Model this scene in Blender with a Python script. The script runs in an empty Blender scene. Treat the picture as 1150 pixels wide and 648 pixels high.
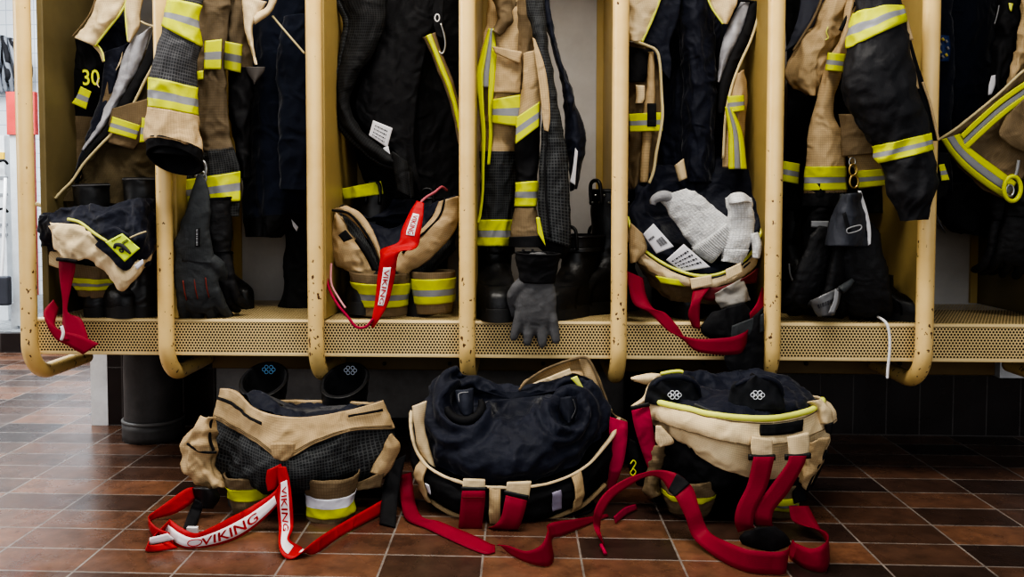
import bpy, math, random
import numpy as np
from mathutils import Vector
random.seed(4)
SC = bpy.context.scene
COL = SC.collection
A = np.array
# ------------------------------------------------------------------ camera
FPX, CX, CY = 950.0, 538.0, 269.5
HCAM, DCAM, YAW = 0.75, 2.235, math.atan(45/950)
PITCH = math.atan(41.5/950)
CAMP = A([0.0, -DCAM, HCAM])
_fh = A([-math.sin(YAW), math.cos(YAW), 0])
RIGHT = A([math.cos(YAW), math.sin(YAW), 0])
FWD = _fh*math.cos(PITCH) + A([0, 0, -math.sin(PITCH)])
UP = np.cross(RIGHT, FWD)
YS = 0.0
def ray(px, py):
    return RIGHT*((px-CX)/FPX) + FWD + UP*((CY-py)/FPX)
def P(px, py, Y):
    """world point on the depth plane Y that the photograph shows at px, py"""
    d = ray(px, py)
    return CAMP + d*((Y+YS+DCAM)/d[1])
def F(px, py, z=0.004):
    d = ray(px, py)
    return CAMP + d*((z-HCAM)/d[2])
cd = bpy.data.cameras.new('camera'); cam = bpy.data.objects.new('camera', cd); COL.objects.link(cam)
cd.sensor_width = 36; cd.lens = FPX/1150*36
cd.shift_x = (575-CX)/1150; cd.shift_y = -(324-CY)/1150
cd.clip_start = 0.05
from mathutils import Matrix
M = Matrix(((RIGHT[0], UP[0], -FWD[0], CAMP[0]), (RIGHT[1], UP[1], -FWD[1], CAMP[1]), (RIGHT[2], UP[2], -FWD[2], CAMP[2]), (0, 0, 0, 1)))
cam.matrix_world = M
SC.camera = cam
# ------------------------------------------------------------------ noise
_rs = np.random.RandomState(7); _pm = _rs.permutation(256); _pm = np.concatenate([_pm, _pm, _pm])
_gr = _rs.normal(size=(256, 3)); _gr /= np.linalg.norm(_gr, axis=1)[:, None]
def pn(p):
    i = np.floor(p).astype(int); f = p-i; i &= 255
    w = f*f*f*(f*(f*6-15)+10)
    def g(a, b, c):
        h = _pm[_pm[_pm[(i[..., 0]+a) & 255]+((i[..., 1]+b) & 255)]+((i[..., 2]+c) & 255)] & 255
        return (_gr[h]*(f-A([a, b, c]))).sum(-1)
    l = lambda a, b, t: a+(b-a)*t
    x = w[..., 0]; y = w[..., 1]; z = w[..., 2]
    return l(l(l(g(0,0,0), g(1,0,0), x), l(g(0,1,0), g(1,1,0), x), y), l(l(g(0,0,1), g(1,0,1), x), l(g(0,1,1), g(1,1,1), x), y), z)*1.5
# ------------------------------------------------------------------ objects
LOC = {}
def tag(o, label=None, cat=None, group=None, kind=None):
    if label: o['label'] = label
    if cat: o['category'] = cat
    if group: o['group'] = group
    if kind: o['kind'] = kind
    return o
def thing(name, label, cat, at=(0, 0, 0), group=None, rot=(0, 0, 0), local=False, scale=1):
    o = bpy.data.objects.new(name, None); COL.objects.link(o)
    o.empty_display_size = .05
    o.location = [float(c) for c in at]; o.rotation_euler = rot; o.scale = (scale,)*3
    LOC[o.name] = A([0., 0, 0]) if local else A([float(c) for c in at])
    return tag(o, label, cat, group)
def ob(name, verts, faces, mats, parent=None, uv=None, mi=None, smooth=True, label=None):
    verts = np.asarray(verts, float).reshape(-1, 3)
    if parent is not None:
        base = LOC[parent.name]
    else:
        base = A([(verts[:, 0].min()+verts[:, 0].max())/2, (verts[:, 1].min()+verts[:, 1].max())/2, verts[:, 2].min()])
    me = bpy.data.meshes.new(name)
    me.from_pydata((verts-base).tolist(), [], [list(map(int, f)) for f in faces])
    if not isinstance(mats, (list, tuple)): mats = [mats]
    for m in mats: me.materials.append(m)
    n = len(me.polygons)
    if smooth: me.polygons.foreach_set('use_smooth', [True]*n)
    if mi is not None: me.polygons.foreach_set('material_index', [int(k) for k in mi])
    if uv is not None:
        l = me.uv_layers.new(name='UVMap')
        vi = np.empty(len(me.loops), int); me.loops.foreach_get('vertex_index', vi)
        l.data.foreach_set('uv', np.asarray(uv, float)[vi].ravel())
    me.update()
    o = bpy.data.objects.new(name, me); COL.objects.link(o)
    if parent is not None:
        o.parent = parent; LOC[o.name] = base
    else:
        o.location = base; LOC[o.name] = base
    if label: o['label'] = label
    return o
# ------------------------------------------------------------------ surfaces
def W(n, t, closed):
    t = np.asarray(t, float); R = np.zeros((len(t), n))
    if not closed: t = np.clip(t, 0, n-1)
    i = np.floor(t).astype(int)
    if not closed: i = np.minimum(i, n-2)
    f = t-i
    c = [(-f+2*f**2-f**3)/2, (2-5*f**2+3*f**3)/2, (f+4*f**2-3*f**3)/2, (-f**2+f**3)/2]
    for k in range(4):
        j = i+k-1
        if closed:
            np.add.at(R, (np.arange(len(t)), j % n), c[k])
        else:   # mirror the end tangents
            lo = j < 0; hi = j > n-1; ok = ~(lo | hi); r = np.arange(len(t))
            np.add.at(R, (r[ok], j[ok]), c[k][ok])
            if lo.any():
                np.add.at(R, (r[lo], np.zeros(lo.sum(), int)), 2*c[k][lo]); np.add.at(R, (r[lo], np.ones(lo.sum(), int)), -c[k][lo])
            if hi.any():
                np.add.at(R, (r[hi], np.full(hi.sum(), n-1)), 2*c[k][hi]); np.add.at(R, (r[hi], np.full(hi.sum(), n-2)), -c[k][hi])
    return R
def topt(q, Y):
    if isinstance(q, np.ndarray): return q
    if len(q) == 2: return P(q[0], q[1], Y)
    return P(q[0], q[1], q[2])
class Surf:
    """a smooth sheet through a grid of points; folds are added along its normal"""
    def __init__(s, rows, Y=.2, cu=False, cv=False, amp=0., fx=9, fz=3, rot=0, seed=0, fine=.25, ridge=.6):
        s.C = A([[topt(q, Y) for q in r] for r in rows])
        s.nv, s.nu = s.C.shape[:2]; s.cu, s.cv = cu, cv
        s.amp, s.fx, s.fz, s.rot, s.seed, s.fine, s.ridge = amp, fx, fz, rot, seed, fine, ridge
        d = np.linalg.norm(np.diff(s.C, axis=1), axis=2).sum(1).mean(); e = np.linalg.norm(np.diff(s.C, axis=0), axis=2).sum(0).mean()
        s.Lu, s.Lv = max(d, 1e-3), max(e, 1e-3); s.wells = []
        s.um = s.nu if cu else s.nu-1; s.vm = s.nv if cv else s.nv-1
        us = np.linspace(0, s.um, 9); vs = np.linspace(0, s.vm, 9)
        p, n = s._base(us, vs, 1)
        if cu:
            ref = p - p[:, :-1].mean(1)[:, None, :]
        else:
            ref = CAMP-p
        s.sg = 1 if (n*ref).sum() >= 0 else -1
    def _pt(s, us, vs):
        return np.einsum('vr,rcx,uc->vux', W(s.nv, vs, s.cv), s.C, W(s.nu, us, s.cu))
    def _base(s, us, vs, sg):
        us = np.asarray(us, float); vs = np.asarray(vs, float); e = .03
        p = s._pt(us, vs)
        def lim(a, m, c): return a if c else np.clip(a, 0, m)
        tu = s._pt(lim(us+e, s.um, s.cu), vs)-s._pt(lim(us-e, s.um, s.cu), vs)
        tv = s._pt(us, lim(vs+e, s.vm, s.cv))-s._pt(us, lim(vs-e, s.vm, s.cv))
        n = np.cross(tu, tv); n /= np.maximum(np.linalg.norm(n, axis=2), 1e-9)[..., None]
        return p, n*sg
    def ev(s, us, vs, off=0.):
        p, n = s._base(us, vs, s.sg)
        if s.amp:
            c, q = math.cos(s.rot), math.sin(s.rot)
            x = p[..., 0]*c-p[..., 2]*q; z = p[..., 0]*q+p[..., 2]*c
            k = np.stack([x*s.fx, p[..., 1]*s.fx, z*s.fz], -1)+s.seed*3.71+.5
            wv = pn(k*.7+11)[..., None]
            a = pn(k+wv*.6)
            rg = .45-np.abs(pn(k*1.1+wv*.9+31))*1.6
            d = a*(1-s.ridge)+rg*s.ridge+s.fine*pn(k*2.7+5+wv)
            w2 = pn(p*9+s.seed)[..., None]; q2 = np.stack([x, p[..., 1], z*(.55 if s.fz < s.fx else 1)], -1)
            cr = .3-np.abs(pn(q2*19+w2*.9+s.seed*1.7))*1.5
            c3 = .3-np.abs(pn(q2*41+w2*1.3+s.seed*2.3+40))*1.5
            off = off+1.2*s.amp*d+min(.0085, s.amp*.85)*cr+min(.0034, s.amp*.38)*c3
            p = p+n*off[..., None]
            for c_, R_, dep in s.wells:   # a leg opening: sunk middle, rolled rim, folds winding into it
                dv = p-c_; r = np.linalg.norm(dv*A([1, .6, 1]), axis=-1)/R_; an = np.arctan2(dv[..., 2], dv[..., 0])
                p = p+n*(-dep*np.clip(1.05-r, 0, 1)**.7*(r < 1.05)+.28*dep*np.exp(-((r-1.12)/.22)**2)+.007*np.sin(3*an+8*r)*np.exp(-((r-1.5)/.7)**2))[..., None]
        else: p = p+n*off
        return p, n
    def uv(s, us, vs):
        return np.stack(np.broadcast_arrays(np.asarray(us)[None, :]/s.um*s.Lu, np.asarray(vs)[:, None]/s.vm*s.Lv), -1)
    def mesh(s, name, mat, parent=None, u=None, v=None, off=0., t=.003, res=.0045, n=None, mi=None, label=None, cap=False, bot=False):
        u0, u1 = u if u else (0, s.um); v0, v1 = v if v else (0, s.vm)
        full = s.cu and u is None
        if n: nu, nv = n
        else:
            nu = int(np.clip((u1-u0)/s.um*s.Lu/res, 3, 130)); nv = int(np.clip((v1-v0)/s.vm*s.Lv/res, 3, 130))
        us = np.linspace(u0, u1, nu+1); vs = np.linspace(v0, v1, nv+1)
        if full: us = us[:-1]
        fr, nr = s.ev(us, vs, off); UV = s.uv(us, vs)
        m, k = fr.shape[:2]
        V = [fr.reshape(-1, 3)]; T = [UV.reshape(-1, 2)]; Fc = []; I = []
        idx = np.arange(m*k).reshape(m, k)
        def quads(a, flip):
            b = np.roll(a, -1, 1) if full else a[:, 1:]
            a_ = a if full else a[:, :-1]
            q = np.stack([a_[:-1], b[:-1], b[1:], a_[1:]], -1)
            r = np.repeat(np.arange(m-1), a_.shape[1])
            q = q.reshape(-1, 4)
            return (q[:, ::-1] if flip else q), r
        flip = s.sg < 0
        q, r = quads(idx, flip); Fc += q.tolist(); I += list(r)
        if t:
            bk = fr-nr*t
            V.append(bk.reshape(-1, 3)); T.append(UV.reshape(-1, 2)); ib = idx+m*k
            q, r = quads(ib, not flip); Fc += q.tolist(); I += list(r)
            def rim(l, lb, fl, rr):
                for j in range(len(l)-1):
                    f = [l[j], l[j+1], lb[j+1], lb[j]]
                    Fc.append(f[::-1] if not fl else f); I.append(rr[j])
            w = lambda a: list(a)+([a[0]] if full else [])
            rim(w(idx[0]), w(ib[0]), flip, [0]*(k+1)); rim(w(idx[-1]), w(ib[-1]), not flip, [m-2]*(k+1))
            if not full:
                rim(idx[:, 0], ib[:, 0], not flip, list(range(m))); rim(idx[:, -1], ib[:, -1], flip, list(range(m)))
        Vn = np.concatenate(V); Tn = np.concatenate(T)
        for do, row in ((cap, 0), (bot, m-1)):
            if do and full:
                c = fr[row].mean(0); Vn = np.vstack([Vn, c]); Tn = np.vstack([Tn, UV[row].mean(0)]); ci = len(Vn)-1
                for j in range(k):
                    a, b = idx[row][j], idx[row][(j+1) % k]; Fc.append([a, b, ci]); I.append(min(row, m-2))
        mm = [mi(x/(m-1)) for x in I] if mi else None
        return ob(name, Vn, Fc, mat, parent, Tn, mm, label=label)
    def stripe(s, parent, v, u=None, axis='v', off=.0025, mats=None, label=None, name='reflective_stripe', fr=(.34, .66)):
        mats = mats or [YEL, SIL, YEL]
        fn = lambda x: 0 if x < fr[0] else (1 if x < fr[1] else 2)
        if axis == 'v':
            u0, u1 = u if u else (0, s.um)
            nu = int(np.clip((u1-u0)/s.um*s.Lu/.005, 4, 120))
            return s.mesh(name, mats, parent, u, v, off, .002, n=(nu, 15), mi=lambda x: fn(x), label=label)
        # across u: transpose
        S2 = Surf.__new__(Surf); S2.__dict__.update(s.__dict__); S2.C = s.C.transpose(1, 0, 2); S2.nu, S2.nv = s.nv, s.nu
        S2.cu, S2.cv = s.cv, s.cu; S2.um, S2.vm = s.vm, s.um; S2.Lu, S2.Lv = s.Lv, s.Lu; S2.sg = -s.sg
        return S2.stripe(parent, u, v, 'v', off, mats, label, name, fr)
def proj(p):
    d = np.asarray(p)-CAMP; w = d@FWD
    return np.stack([CX+FPX*(d@RIGHT)/w, CY-FPX*(d@UP)/w], -1)
def stick(s, px, py, off=0., u=None, v=None):
    """the point of a sheet that the photograph shows at px, py (nearest one to the lens)"""
    us = np.linspace(*(u or (0, s.um)), 160); vs = np.linspace(*(v or (0, s.vm)), 120)
    p, n = s.ev(us, vs, 0.); q = proj(p); d = np.hypot(q[..., 0]-px, q[..., 1]-py)+((n*(CAMP-p)).sum(-1) < 0)*30
    i = np.unravel_index(d.argmin(), d.shape); return p[i]+n[i]*off
def LR(left, right, Y=.2, n=5, bulge=0., ends=None, **k):
    rows = []
    for l, r in zip(left, right):
        a, b = topt(l, Y), topt(r, Y)
        row = []
        for j in range(n):
            x = j/(n-1); c = a+(b-a)*x; y = c[1]-bulge*4*x*(1-x)
            d = c-CAMP; row.append(CAMP+d*((y+DCAM)/d[1]))
        rows.append(row)
    return Surf(rows, **k)
def TUBE(left, right, Y=.2, flat=1., n=12, tilt=None, **k):
    rows = []
    for l, r in zip(left, right):
        a, b = topt(l, Y), topt(r, Y); c = (a+b)/2; h = (a-b)/2; R = np.linalg.norm(h)*flat
        ang = np.arange(n)*2*math.pi/n
        rows.append([c+h*math.cos(t)+A([0, -1, 0])*R*math.sin(t)+A([0, 0, 1])*R*math.sin(t)*(tilt.get(len(rows), 0) if tilt else 0) for t in ang])
    return Surf(rows, cu=True, **k)
def ring(front, back, Yc, bf, bb, f=1.):
    fr = [P(x, y, Yc-bf*math.sin(math.pi*(i+.0)/(len(front)-1))) for i, (x, y) in enumerate(front)]
    m = len(back)
    bk = [P(x, y, Yc+bb*math.sin(math.pi*(i+1)/(m+1))) for i, (x, y) in enumerate(back)]
    return fr+bk[::-1]
def path(pts, n):
    pts = A(pts); return W(len(pts), np.linspace(0, len(pts)-1, n), False)@pts
def pipe(name, pts, r, mat, parent=None, Y=.2, n=40, seg=8, label=None, closed=False):
    """a round cord or bar along a path; r is one radius or one per point"""
    pts = [topt(q, Y) for q in pts]
    rr = np.full(len(pts), r) if np.isscalar(r) else A(r)
    if closed:
        w = W(len(pts), np.linspace(0, len(pts), n+1)[:-1], True); c = w@A(pts); R = w@rr
    else:
        w = W(len(pts), np.linspace(0, len(pts)-1, n), False); c = w@A(pts); R = w@rr
    tg = np.gradient(c, axis=0) if not closed else np.roll(c, -1, 0)-np.roll(c, 1, 0)
    tg /= np.maximum(np.linalg.norm(tg, axis=1), 1e-9)[:, None]
    x = np.cross(tg[0], A([.3, .2, .93])); x /= np.linalg.norm(x); V = []
    L = 0; UV = []
    for i in range(len(c)):
        x = x-tg[i]*(x@tg[i]); x /= np.linalg.norm(x); y = np.cross(tg[i], x)
        if i: L += np.linalg.norm(c[i]-c[i-1])
        for j in range(seg):
            a = 2*math.pi*j/seg; V.append(c[i]+(x*math.cos(a)+y*math.sin(a))*R[i]); UV.append((j/seg*R[i]*6.28, L))
    Fc = []; m = len(c)
    for i in range(m if closed else m-1):
        for j in range(seg):
            a = i*seg+j; b = i*seg+(j+1) % seg; d = ((i+1) % m)*seg+j; e = ((i+1) % m)*seg+(j+1) % seg
            Fc.append([a, b, e, d])
    if not closed:
        Fc.append(list(range(seg))[::-1]); Fc.append([(m-1)*seg+j for j in range(seg)])
    return ob(name, V, Fc, mat, parent, UV, label=label)
def box(name, lo, hi, mat, parent=None, bev=.0, label=None):
    x0, y0, z0 = lo; x1, y1, z1 = hi; b = bev
    if not b:
        V = [(x, y, z) for z in (z0, z1) for y in (y0, y1) for x in (x0, x1)]
        Fc = [[0, 2, 3, 1], [4, 5, 7, 6], [0, 1, 5, 4], [2, 6, 7, 3], [0, 4, 6, 2], [1, 3, 7, 5]]
        return ob(name, V, Fc, mat, parent, [(v[0]+v[1], v[2]) for v in V], smooth=False, label=label)
    o = box(name, lo, hi, mat, parent, label=label)
    md = o.modifiers.new('bevel', 'BEVEL'); md.width = b; md.segments = 3
    return o
def strap(name, rows, mat, parent, Y=-.3, t=.002, label=None, n=None, res=.006):
    s = Surf(rows, Y=Y)
    s.mesh(name, mat, parent, t=t, res=res, n=n or (4, int(np.clip(s.Lv/.005, 8, 160))), label=label)
    return s
def E(x1, y1, x2, y2, z=.003):
    """a band standing on edge on the floor: lower edge at x2,y2, upper edge straight above it"""
    b = F(x2, y2, z); return [P(x1, y1, b[1]), b]
def seam(s, us, v, off, mat, parent, name='stitching', r=.0011):
    pipe(name, [s.ev([u], [v], off)[0][0, 0] for u in us], r, mat, parent, n=90, seg=4)
def text_on(surf, txt, u0, u1, v0, v1, mat, parent, name='lettering', off=.0015, flipu=False, flipv=False, swap=False, font_scale=1, label=None):
    if txt == '~':   # print too small to read in the photograph: a row of tiny dashes
        V = []; Fc = []; x = 0.0; k = 0
        while x < 1:
            w = (.10, .05, .13, .07)[k % 4]; e = min(x+w, 1); b = len(V)
            for a, c in ((x, .2), (e, .2), (e, .8), (x, .8)):
                if swap: a, c = c, a
                V.append(surf.ev([u0+(u1-u0)*a], [v0+(v1-v0)*c], off)[0][0, 0])
            Fc.append([b, b+1, b+2, b+3]); x = e+.04; k += 1
        return ob(name, V, Fc, mat, parent, smooth=False, label=label)
    cu = bpy.data.curves.new('t', 'FONT'); cu.body = txt; cu.resolution_u = 3; cu.offset = .012
    o = bpy.data.objects.new('t', cu); COL.objects.link(o)
    bpy.context.view_layer.update()
    me = bpy.data.meshes.new_from_object(o.evaluated_get(bpy.context.evaluated_depsgraph_get()))
    V = A([v.co[:] for v in me.vertices]); Fc = [list(p.vertices) for p in me.polygons]
    bpy.data.objects.remove(o); bpy.data.curves.remove(cu); bpy.data.meshes.remove(me)
    x = (V[:, 0]-V[:, 0].min())/(np.ptp(V[:, 0])); y = (V[:, 1]-V[:, 1].min())/np.ptp(V[:, 1])
    if swap: x, y = y, x
    if flipu: x = 1-x
    if flipv: y = 1-y
    us = u0+(u1-u0)*x; vs = v0+(v1-v0)*y
    pts = A([surf.ev([a], [b], off)[0][0, 0] for a, b in zip(us, vs)])
    return ob(name, pts, Fc, mat, parent, smooth=False, label=label)
# ------------------------------------------------------------------ materials
def newmat(name):
    m = bpy.data.materials.new(name); m.use_nodes = True
    nt = m.node_tree; b = nt.nodes['Principled BSDF']
    return m, nt, b
def nd(nt, ty, **k):
    n = nt.nodes.new(ty)
    for a, v in k.items():
        if a in n.inputs: n.inputs[a].default_value = v
        else: setattr(n, a, v)
    return n
def rgba(c): return (c[0], c[1], c[2], 1)
def mixc(nt, fac, a, b, mode='MIX'):
    n = nt.nodes.new('ShaderNodeMix'); n.data_type = 'RGBA'; n.blend_type = mode
    for sock, v in ((n.inputs[0], fac), (n.inputs[6], a), (n.inputs[7], b)):
        if hasattr(v, 'links') or hasattr(v, 'is_linked'): nt.links.new(v, sock)
        else: sock.default_value = v if np.isscalar(v) else rgba(v)
    return n.outputs[2]
def ramp(nt, fac, stops):
    n = nt.nodes.new('ShaderNodeValToRGB'); e = n.color_ramp.elements
    while len(e) < len(stops): e.new(.5)
    for k, (p, c) in zip(e, stops): k.position = p; k.color = rgba(c) if not np.isscalar(c) else (c, c, c, 1)
    nt.links.new(fac, n.inputs[0]); return n.outputs[0]
def cloth(name, c, c2=None, rough=.85, weave=.0022, wb=.25, grid=None, gc=None, gw=.12, dirt=.5, dscale=9, bump=.35, sheen=0., bscale=70, crease=.55):
    """woven cloth: weave bump in its own cloth coordinates, uneven wear, optional reinforcing grid"""
    m, nt, b = newmat(name); L = nt.links
    c2 = c2 or tuple(x*.55 for x in c)
    tc = nd(nt, 'ShaderNodeTexCoord'); geo = nd(nt, 'ShaderNodeNewGeometry')
    nz = nd(nt, 'ShaderNodeTexNoise', Scale=dscale, Detail=5.0, Roughness=.65); L.new(geo.outputs['Position'], nz.inputs['Vector'])
    f = ramp(nt, nz.outputs['Fac'], [(.35, 0.), (.72, dirt)])
    col = mixc(nt, f, c, c2)
    w1 = nd(nt, 'ShaderNodeTexNoise', Scale=bscale, Detail=4.0); L.new(geo.outputs['Position'], w1.inputs['Vector'])
    bp1 = nd(nt, 'ShaderNodeBump', Strength=bump, Distance=.004); L.new(w1.outputs['Fac'], bp1.inputs['Height'])
    cz = nd(nt, 'ShaderNodeTexNoise', Scale=17.0, Detail=3.0, Distortion=1.2); cz.noise_type = 'RIDGED_MULTIFRACTAL'; L.new(geo.outputs['Position'], cz.inputs['Vector'])
    bp0 = nd(nt, 'ShaderNodeBump', Strength=crease, Distance=.010); L.new(cz.outputs['Fac'], bp0.inputs['Height']); L.new(bp0.outputs[0], bp1.inputs['Normal'])
    br = nd(nt, 'ShaderNodeTexBrick', offset=0.0, squash=1.0)
    br.inputs['Scale'].default_value = 1.0; br.inputs['Mortar Size'].default_value = (grid or weave)*(gw if grid else .16)
    br.inputs['Mortar Smooth'].default_value = .3
    br.inputs['Brick Width'].default_value = grid or weave; br.inputs['Row Height'].default_value = grid or weave
    L.new(tc.outputs['UV'], br.inputs['Vector'])
    if grid: col = mixc(nt, br.outputs['Fac'], col, gc)
    else:
        wf = nd(nt, 'ShaderNodeMath', operation='MULTIPLY'); L.new(br.outputs['Fac'], wf.inputs[0]); wf.inputs[1].default_value = .4
        col = mixc(nt, wf.outputs[0], col, tuple(x*.45 for x in c))
    bp2 = nd(nt, 'ShaderNodeBump', Strength=wb, Distance=.001); L.new(br.outputs['Fac'], bp2.inputs['Height'])
    L.new(bp1.outputs[0], bp2.inputs['Normal'])
    L.new(col, b.inputs['Base Color']); L.new(bp2.outputs[0], b.inputs['Normal'])
    b.inputs['Roughness'].default_value = rough
    b.inputs['Specular IOR Level'].default_value = .25
    if sheen: b.inputs['Sheen Weight'].default_value = sheen; b.inputs['Sheen Roughness'].default_value = .4
    return m
def plain(name, c, rough=.5, metal=0., bump=0., bscale=80, c2=None, dirt=.6, dscale=12, spec=.4, stretch=None):
    m, nt, b = newmat(name); L = nt.links
    geo = nd(nt, 'ShaderNodeNewGeometry')
    nz = nd(nt, 'ShaderNodeTexNoise', Scale=dscale, Detail=5.0, Roughness=.65); L.new(geo.outputs['Position'], nz.inputs['Vector'])
    f = ramp(nt, nz.outputs['Fac'], [(.35, 0.), (.75, dirt)])
    L.new(mixc(nt, f, c, c2 or tuple(x*.6 for x in c)), b.inputs['Base Color'])
    if bump:
        w1 = nd(nt, 'ShaderNodeTexNoise', Scale=bscale, Detail=4.0); L.new(geo.outputs['Position'], w1.inputs['Vector'])
        bp = nd(nt, 'ShaderNodeBump', Strength=bump, Distance=.004); L.new(w1.outputs['Fac'], bp.inputs['Height']); L.new(bp.outputs[0], b.inputs['Normal'])
    b.inputs['Roughness'].default_value = rough; b.inputs['Metallic'].default_value = metal; b.inputs['Specular IOR Level'].default_value = spec
    return m
BEI = cloth('beige_ripstop', (.56, .41, .23), (.36, .25, .125), weave=.005, wb=.3, dirt=.7)
BEIL = cloth('light_beige_canvas', (.80, .64, .40), (.60, .44, .235), weave=.004, wb=.2, dirt=.6)
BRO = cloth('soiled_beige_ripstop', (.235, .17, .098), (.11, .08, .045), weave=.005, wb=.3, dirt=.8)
BRD = cloth('shaded_soiled_ripstop', (.15, .113, .07), (.075, .055, .033), weave=.005, wb=.3, dirt=.8)  # soiled beige again, with the coat's shade put into a darker colour
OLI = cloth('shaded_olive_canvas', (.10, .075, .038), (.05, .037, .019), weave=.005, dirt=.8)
BLK = cloth('black_canvas', (.010, .010, .012), (.004, .004, .005), rough=.75, weave=.003)
BLS = cloth('black_satin_canvas', (.020, .020, .023), (.010, .010, .012), rough=.55, weave=.003, crease=.4)
BGD = cloth('dark_reinforced_grid', (.010, .010, .011), (.004, .004, .005), grid=.0065, gc=(.026, .027, .028), gw=.14, rough=.75, dirt=.6)
BGR = cloth('black_reinforced_grid', (.016, .017, .019), (.008, .008, .009), grid=.0075, gc=(.055, .058, .06), gw=.16, rough=.7, dirt=.6)
GRG = cloth('grey_reinforced_grid', (.045, .046, .05), (.015, .015, .017), grid=.006, gc=(.10, .10, .105), gw=.15, rough=.75, dirt=.8)
NAV = cloth('navy_lining', (.010, .013, .028), (.004, .005, .011), rough=.62, weave=.0035, dirt=.6, bump=.5, sheen=.12)
NAVF = cloth('navy_fleece', (.009, .013, .027), (.005, .007, .014), rough=.95, weave=.002, dirt=.5, sheen=.15)
YEL = plain('fluorescent_yellow_tape', (.58, .62, .004), .55, c2=(.38, .40, .004), dirt=.5, bump=.12)
SIL = plain('silver_reflective_tape', (.25, .255, .265), .45, bump=.12, c2=(.16, .16, .165))
SILW = plain('white_reflective_tape', (.8, .82, .9), .4, bump=.1)
LIME = plain('lime_piping', (.72, .76, .13), .6, bump=.1, c2=(.5, .5, .1))
CRM = plain('cream_piping', (.66, .55, .3), .7, bump=.1)
RED = cloth('crimson_webbing', (.27, .006, .026), (.15, .003, .014), weave=.002, wb=.3, rough=.6, dirt=.5, bump=.1, crease=.08)
PNK = cloth('cerise_webbing', (.40, .010, .055), (.28, .007, .036), weave=.002, wb=.3, rough=.6, dirt=.5, bump=.1)
RDB = cloth('scarlet_webbing', (.48, .012, .016), (.33, .008, .012), weave=.002, wb=.2, rough=.55, dirt=.4, bump=.1)
WHT = plain('white_print', (.8, .79, .8), .6, c2=(.62, .6, .62), dirt=.5)
RUB = plain('black_rubber', (.012, .012, .013), .42, bump=.12, c2=(.02, .02, .02))
LEA = plain('black_leather', (.009, .009, .010), .4, bump=.25, bscale=130)
SOLE = plain('black_sole_rubber', (.016, .016, .016), .6, bump=.2)
GLV = cloth('charcoal_glove_leather', (.058, .064, .068), (.022, .024, .026), rough=.6, weave=.003, dirt=.8, bump=.5)
GLG = cloth('grey_glove_suede', (.13, .13, .135), (.05, .05, .052), rough=.85, weave=.0025, dirt=.8, bump=.5)
GLK = cloth('black_glove_leather', (.020, .020, .022), (.006, .006, .006), rough=.55, weave=.003, bump=.5)
KNI = cloth('heather_knit', (.72, .72, .71), (.42, .42, .42), rough=.95, weave=.006, wb=.6, dirt=.8, dscale=120, bump=.6, bscale=220)
LBL = plain('white_label', (.72, .71, .74), .6, c2=(.5, .49, .52))
INK = plain('dark_ink', (.03, .03, .035), .7)
STL = plain('steel', (.55, .55, .55), .3, 1., bump=.05)
BRS = plain('brass', (.6, .42, .15), .35, 1., bump=.05)
SLV = plain('silver_lining', (.52, .52, .56), .45, bump=.4, bscale=120, c2=(.13, .13, .14), dirt=.9, dscale=8)
VNY = plain('crumpled_grey_plastic', (.25, .23, .2), .3, bump=.6, bscale=50)
LILAC = plain('lilac_patch', (.3, .27, .36), .6)
def mk_paint():
    m, nt, b = newmat('chipped_yellow_paint'); L = nt.links
    geo = nd(nt, 'ShaderNodeNewGeometry'); mp = nd(nt, 'ShaderNodeMapping'); mp.inputs['Scale'].default_value = (1, 1, .7)
    L.new(geo.outputs['Position'], mp.inputs['Vector'])
    n1 = nd(nt, 'ShaderNodeTexNoise', Scale=85.0, Detail=2.0); L.new(mp.outputs[0], n1.inputs['Vector'])
    n2 = nd(nt, 'ShaderNodeTexNoise', Scale=7.0, Detail=2.0); L.new(mp.outputs[0], n2.inputs['Vector'])
    sx = nd(nt, 'ShaderNodeSeparateXYZ'); L.new(geo.outputs['Position'], sx.inputs[0])
    mr = nd(nt, 'ShaderNodeMapRange'); L.new(sx.outputs['Z'], mr.inputs[0])
    mr.inputs[1].default_value = .95; mr.inputs[2].default_value = .45; mr.inputs[3].default_value = 0; mr.inputs[4].default_value = .1
    ad = nd(nt, 'ShaderNodeMath', operation='MULTIPLY_ADD'); L.new(n2.outputs['Fac'], ad.inputs[0]); ad.inputs[1].default_value = .2; L.new(mr.outputs[0], ad.inputs[2])
    s = nd(nt, 'ShaderNodeMath', operation='ADD'); L.new(n1.outputs['Fac'], s.inputs[0]); L.new(ad.outputs[0], s.inputs[1])
    f = ramp(nt, s.outputs[0], [(.845, 0.), (.865, 1.)])
    n3 = nd(nt, 'ShaderNodeTexNoise', Scale=14.0, Detail=6.0); L.new(geo.outputs['Position'], n3.inputs['Vector'])
    c = mixc(nt, ramp(nt, n3.outputs['Fac'], [(.4, 0.), (.75, .5)]), (.80, .57, .235), (.66, .43, .14))
    L.new(mixc(nt, f, c, (.10, .045, .02)), b.inputs['Base Color'])
    b.inputs['Roughness'].default_value = .33
    bp = nd(nt, 'ShaderNodeBump', Strength=.4, Distance=.002, invert=True); L.new(f, bp.inputs['Height']); L.new(bp.outputs[0], b.inputs['Normal'])
    return m
PNT = mk_paint()
PNT2 = plain('yellow_sheet_metal', (.72, .56, .29), .4, c2=(.52, .39, .18), dirt=.6, dscale=6, bump=.03)
PNTS = plain('yellow_side_panel', (.46, .335, .125), .45, c2=(.30, .21, .075), dirt=.7, dscale=4)  # rack yellow toned down to carry the shade inside the bays
PNTD = plain('shaded_soiled_panel', (.17, .135, .062), .5, c2=(.09, .07, .032), dirt=.8, dscale=4)  # soiled panel yellow, darkened further with shade put into the colour
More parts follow.
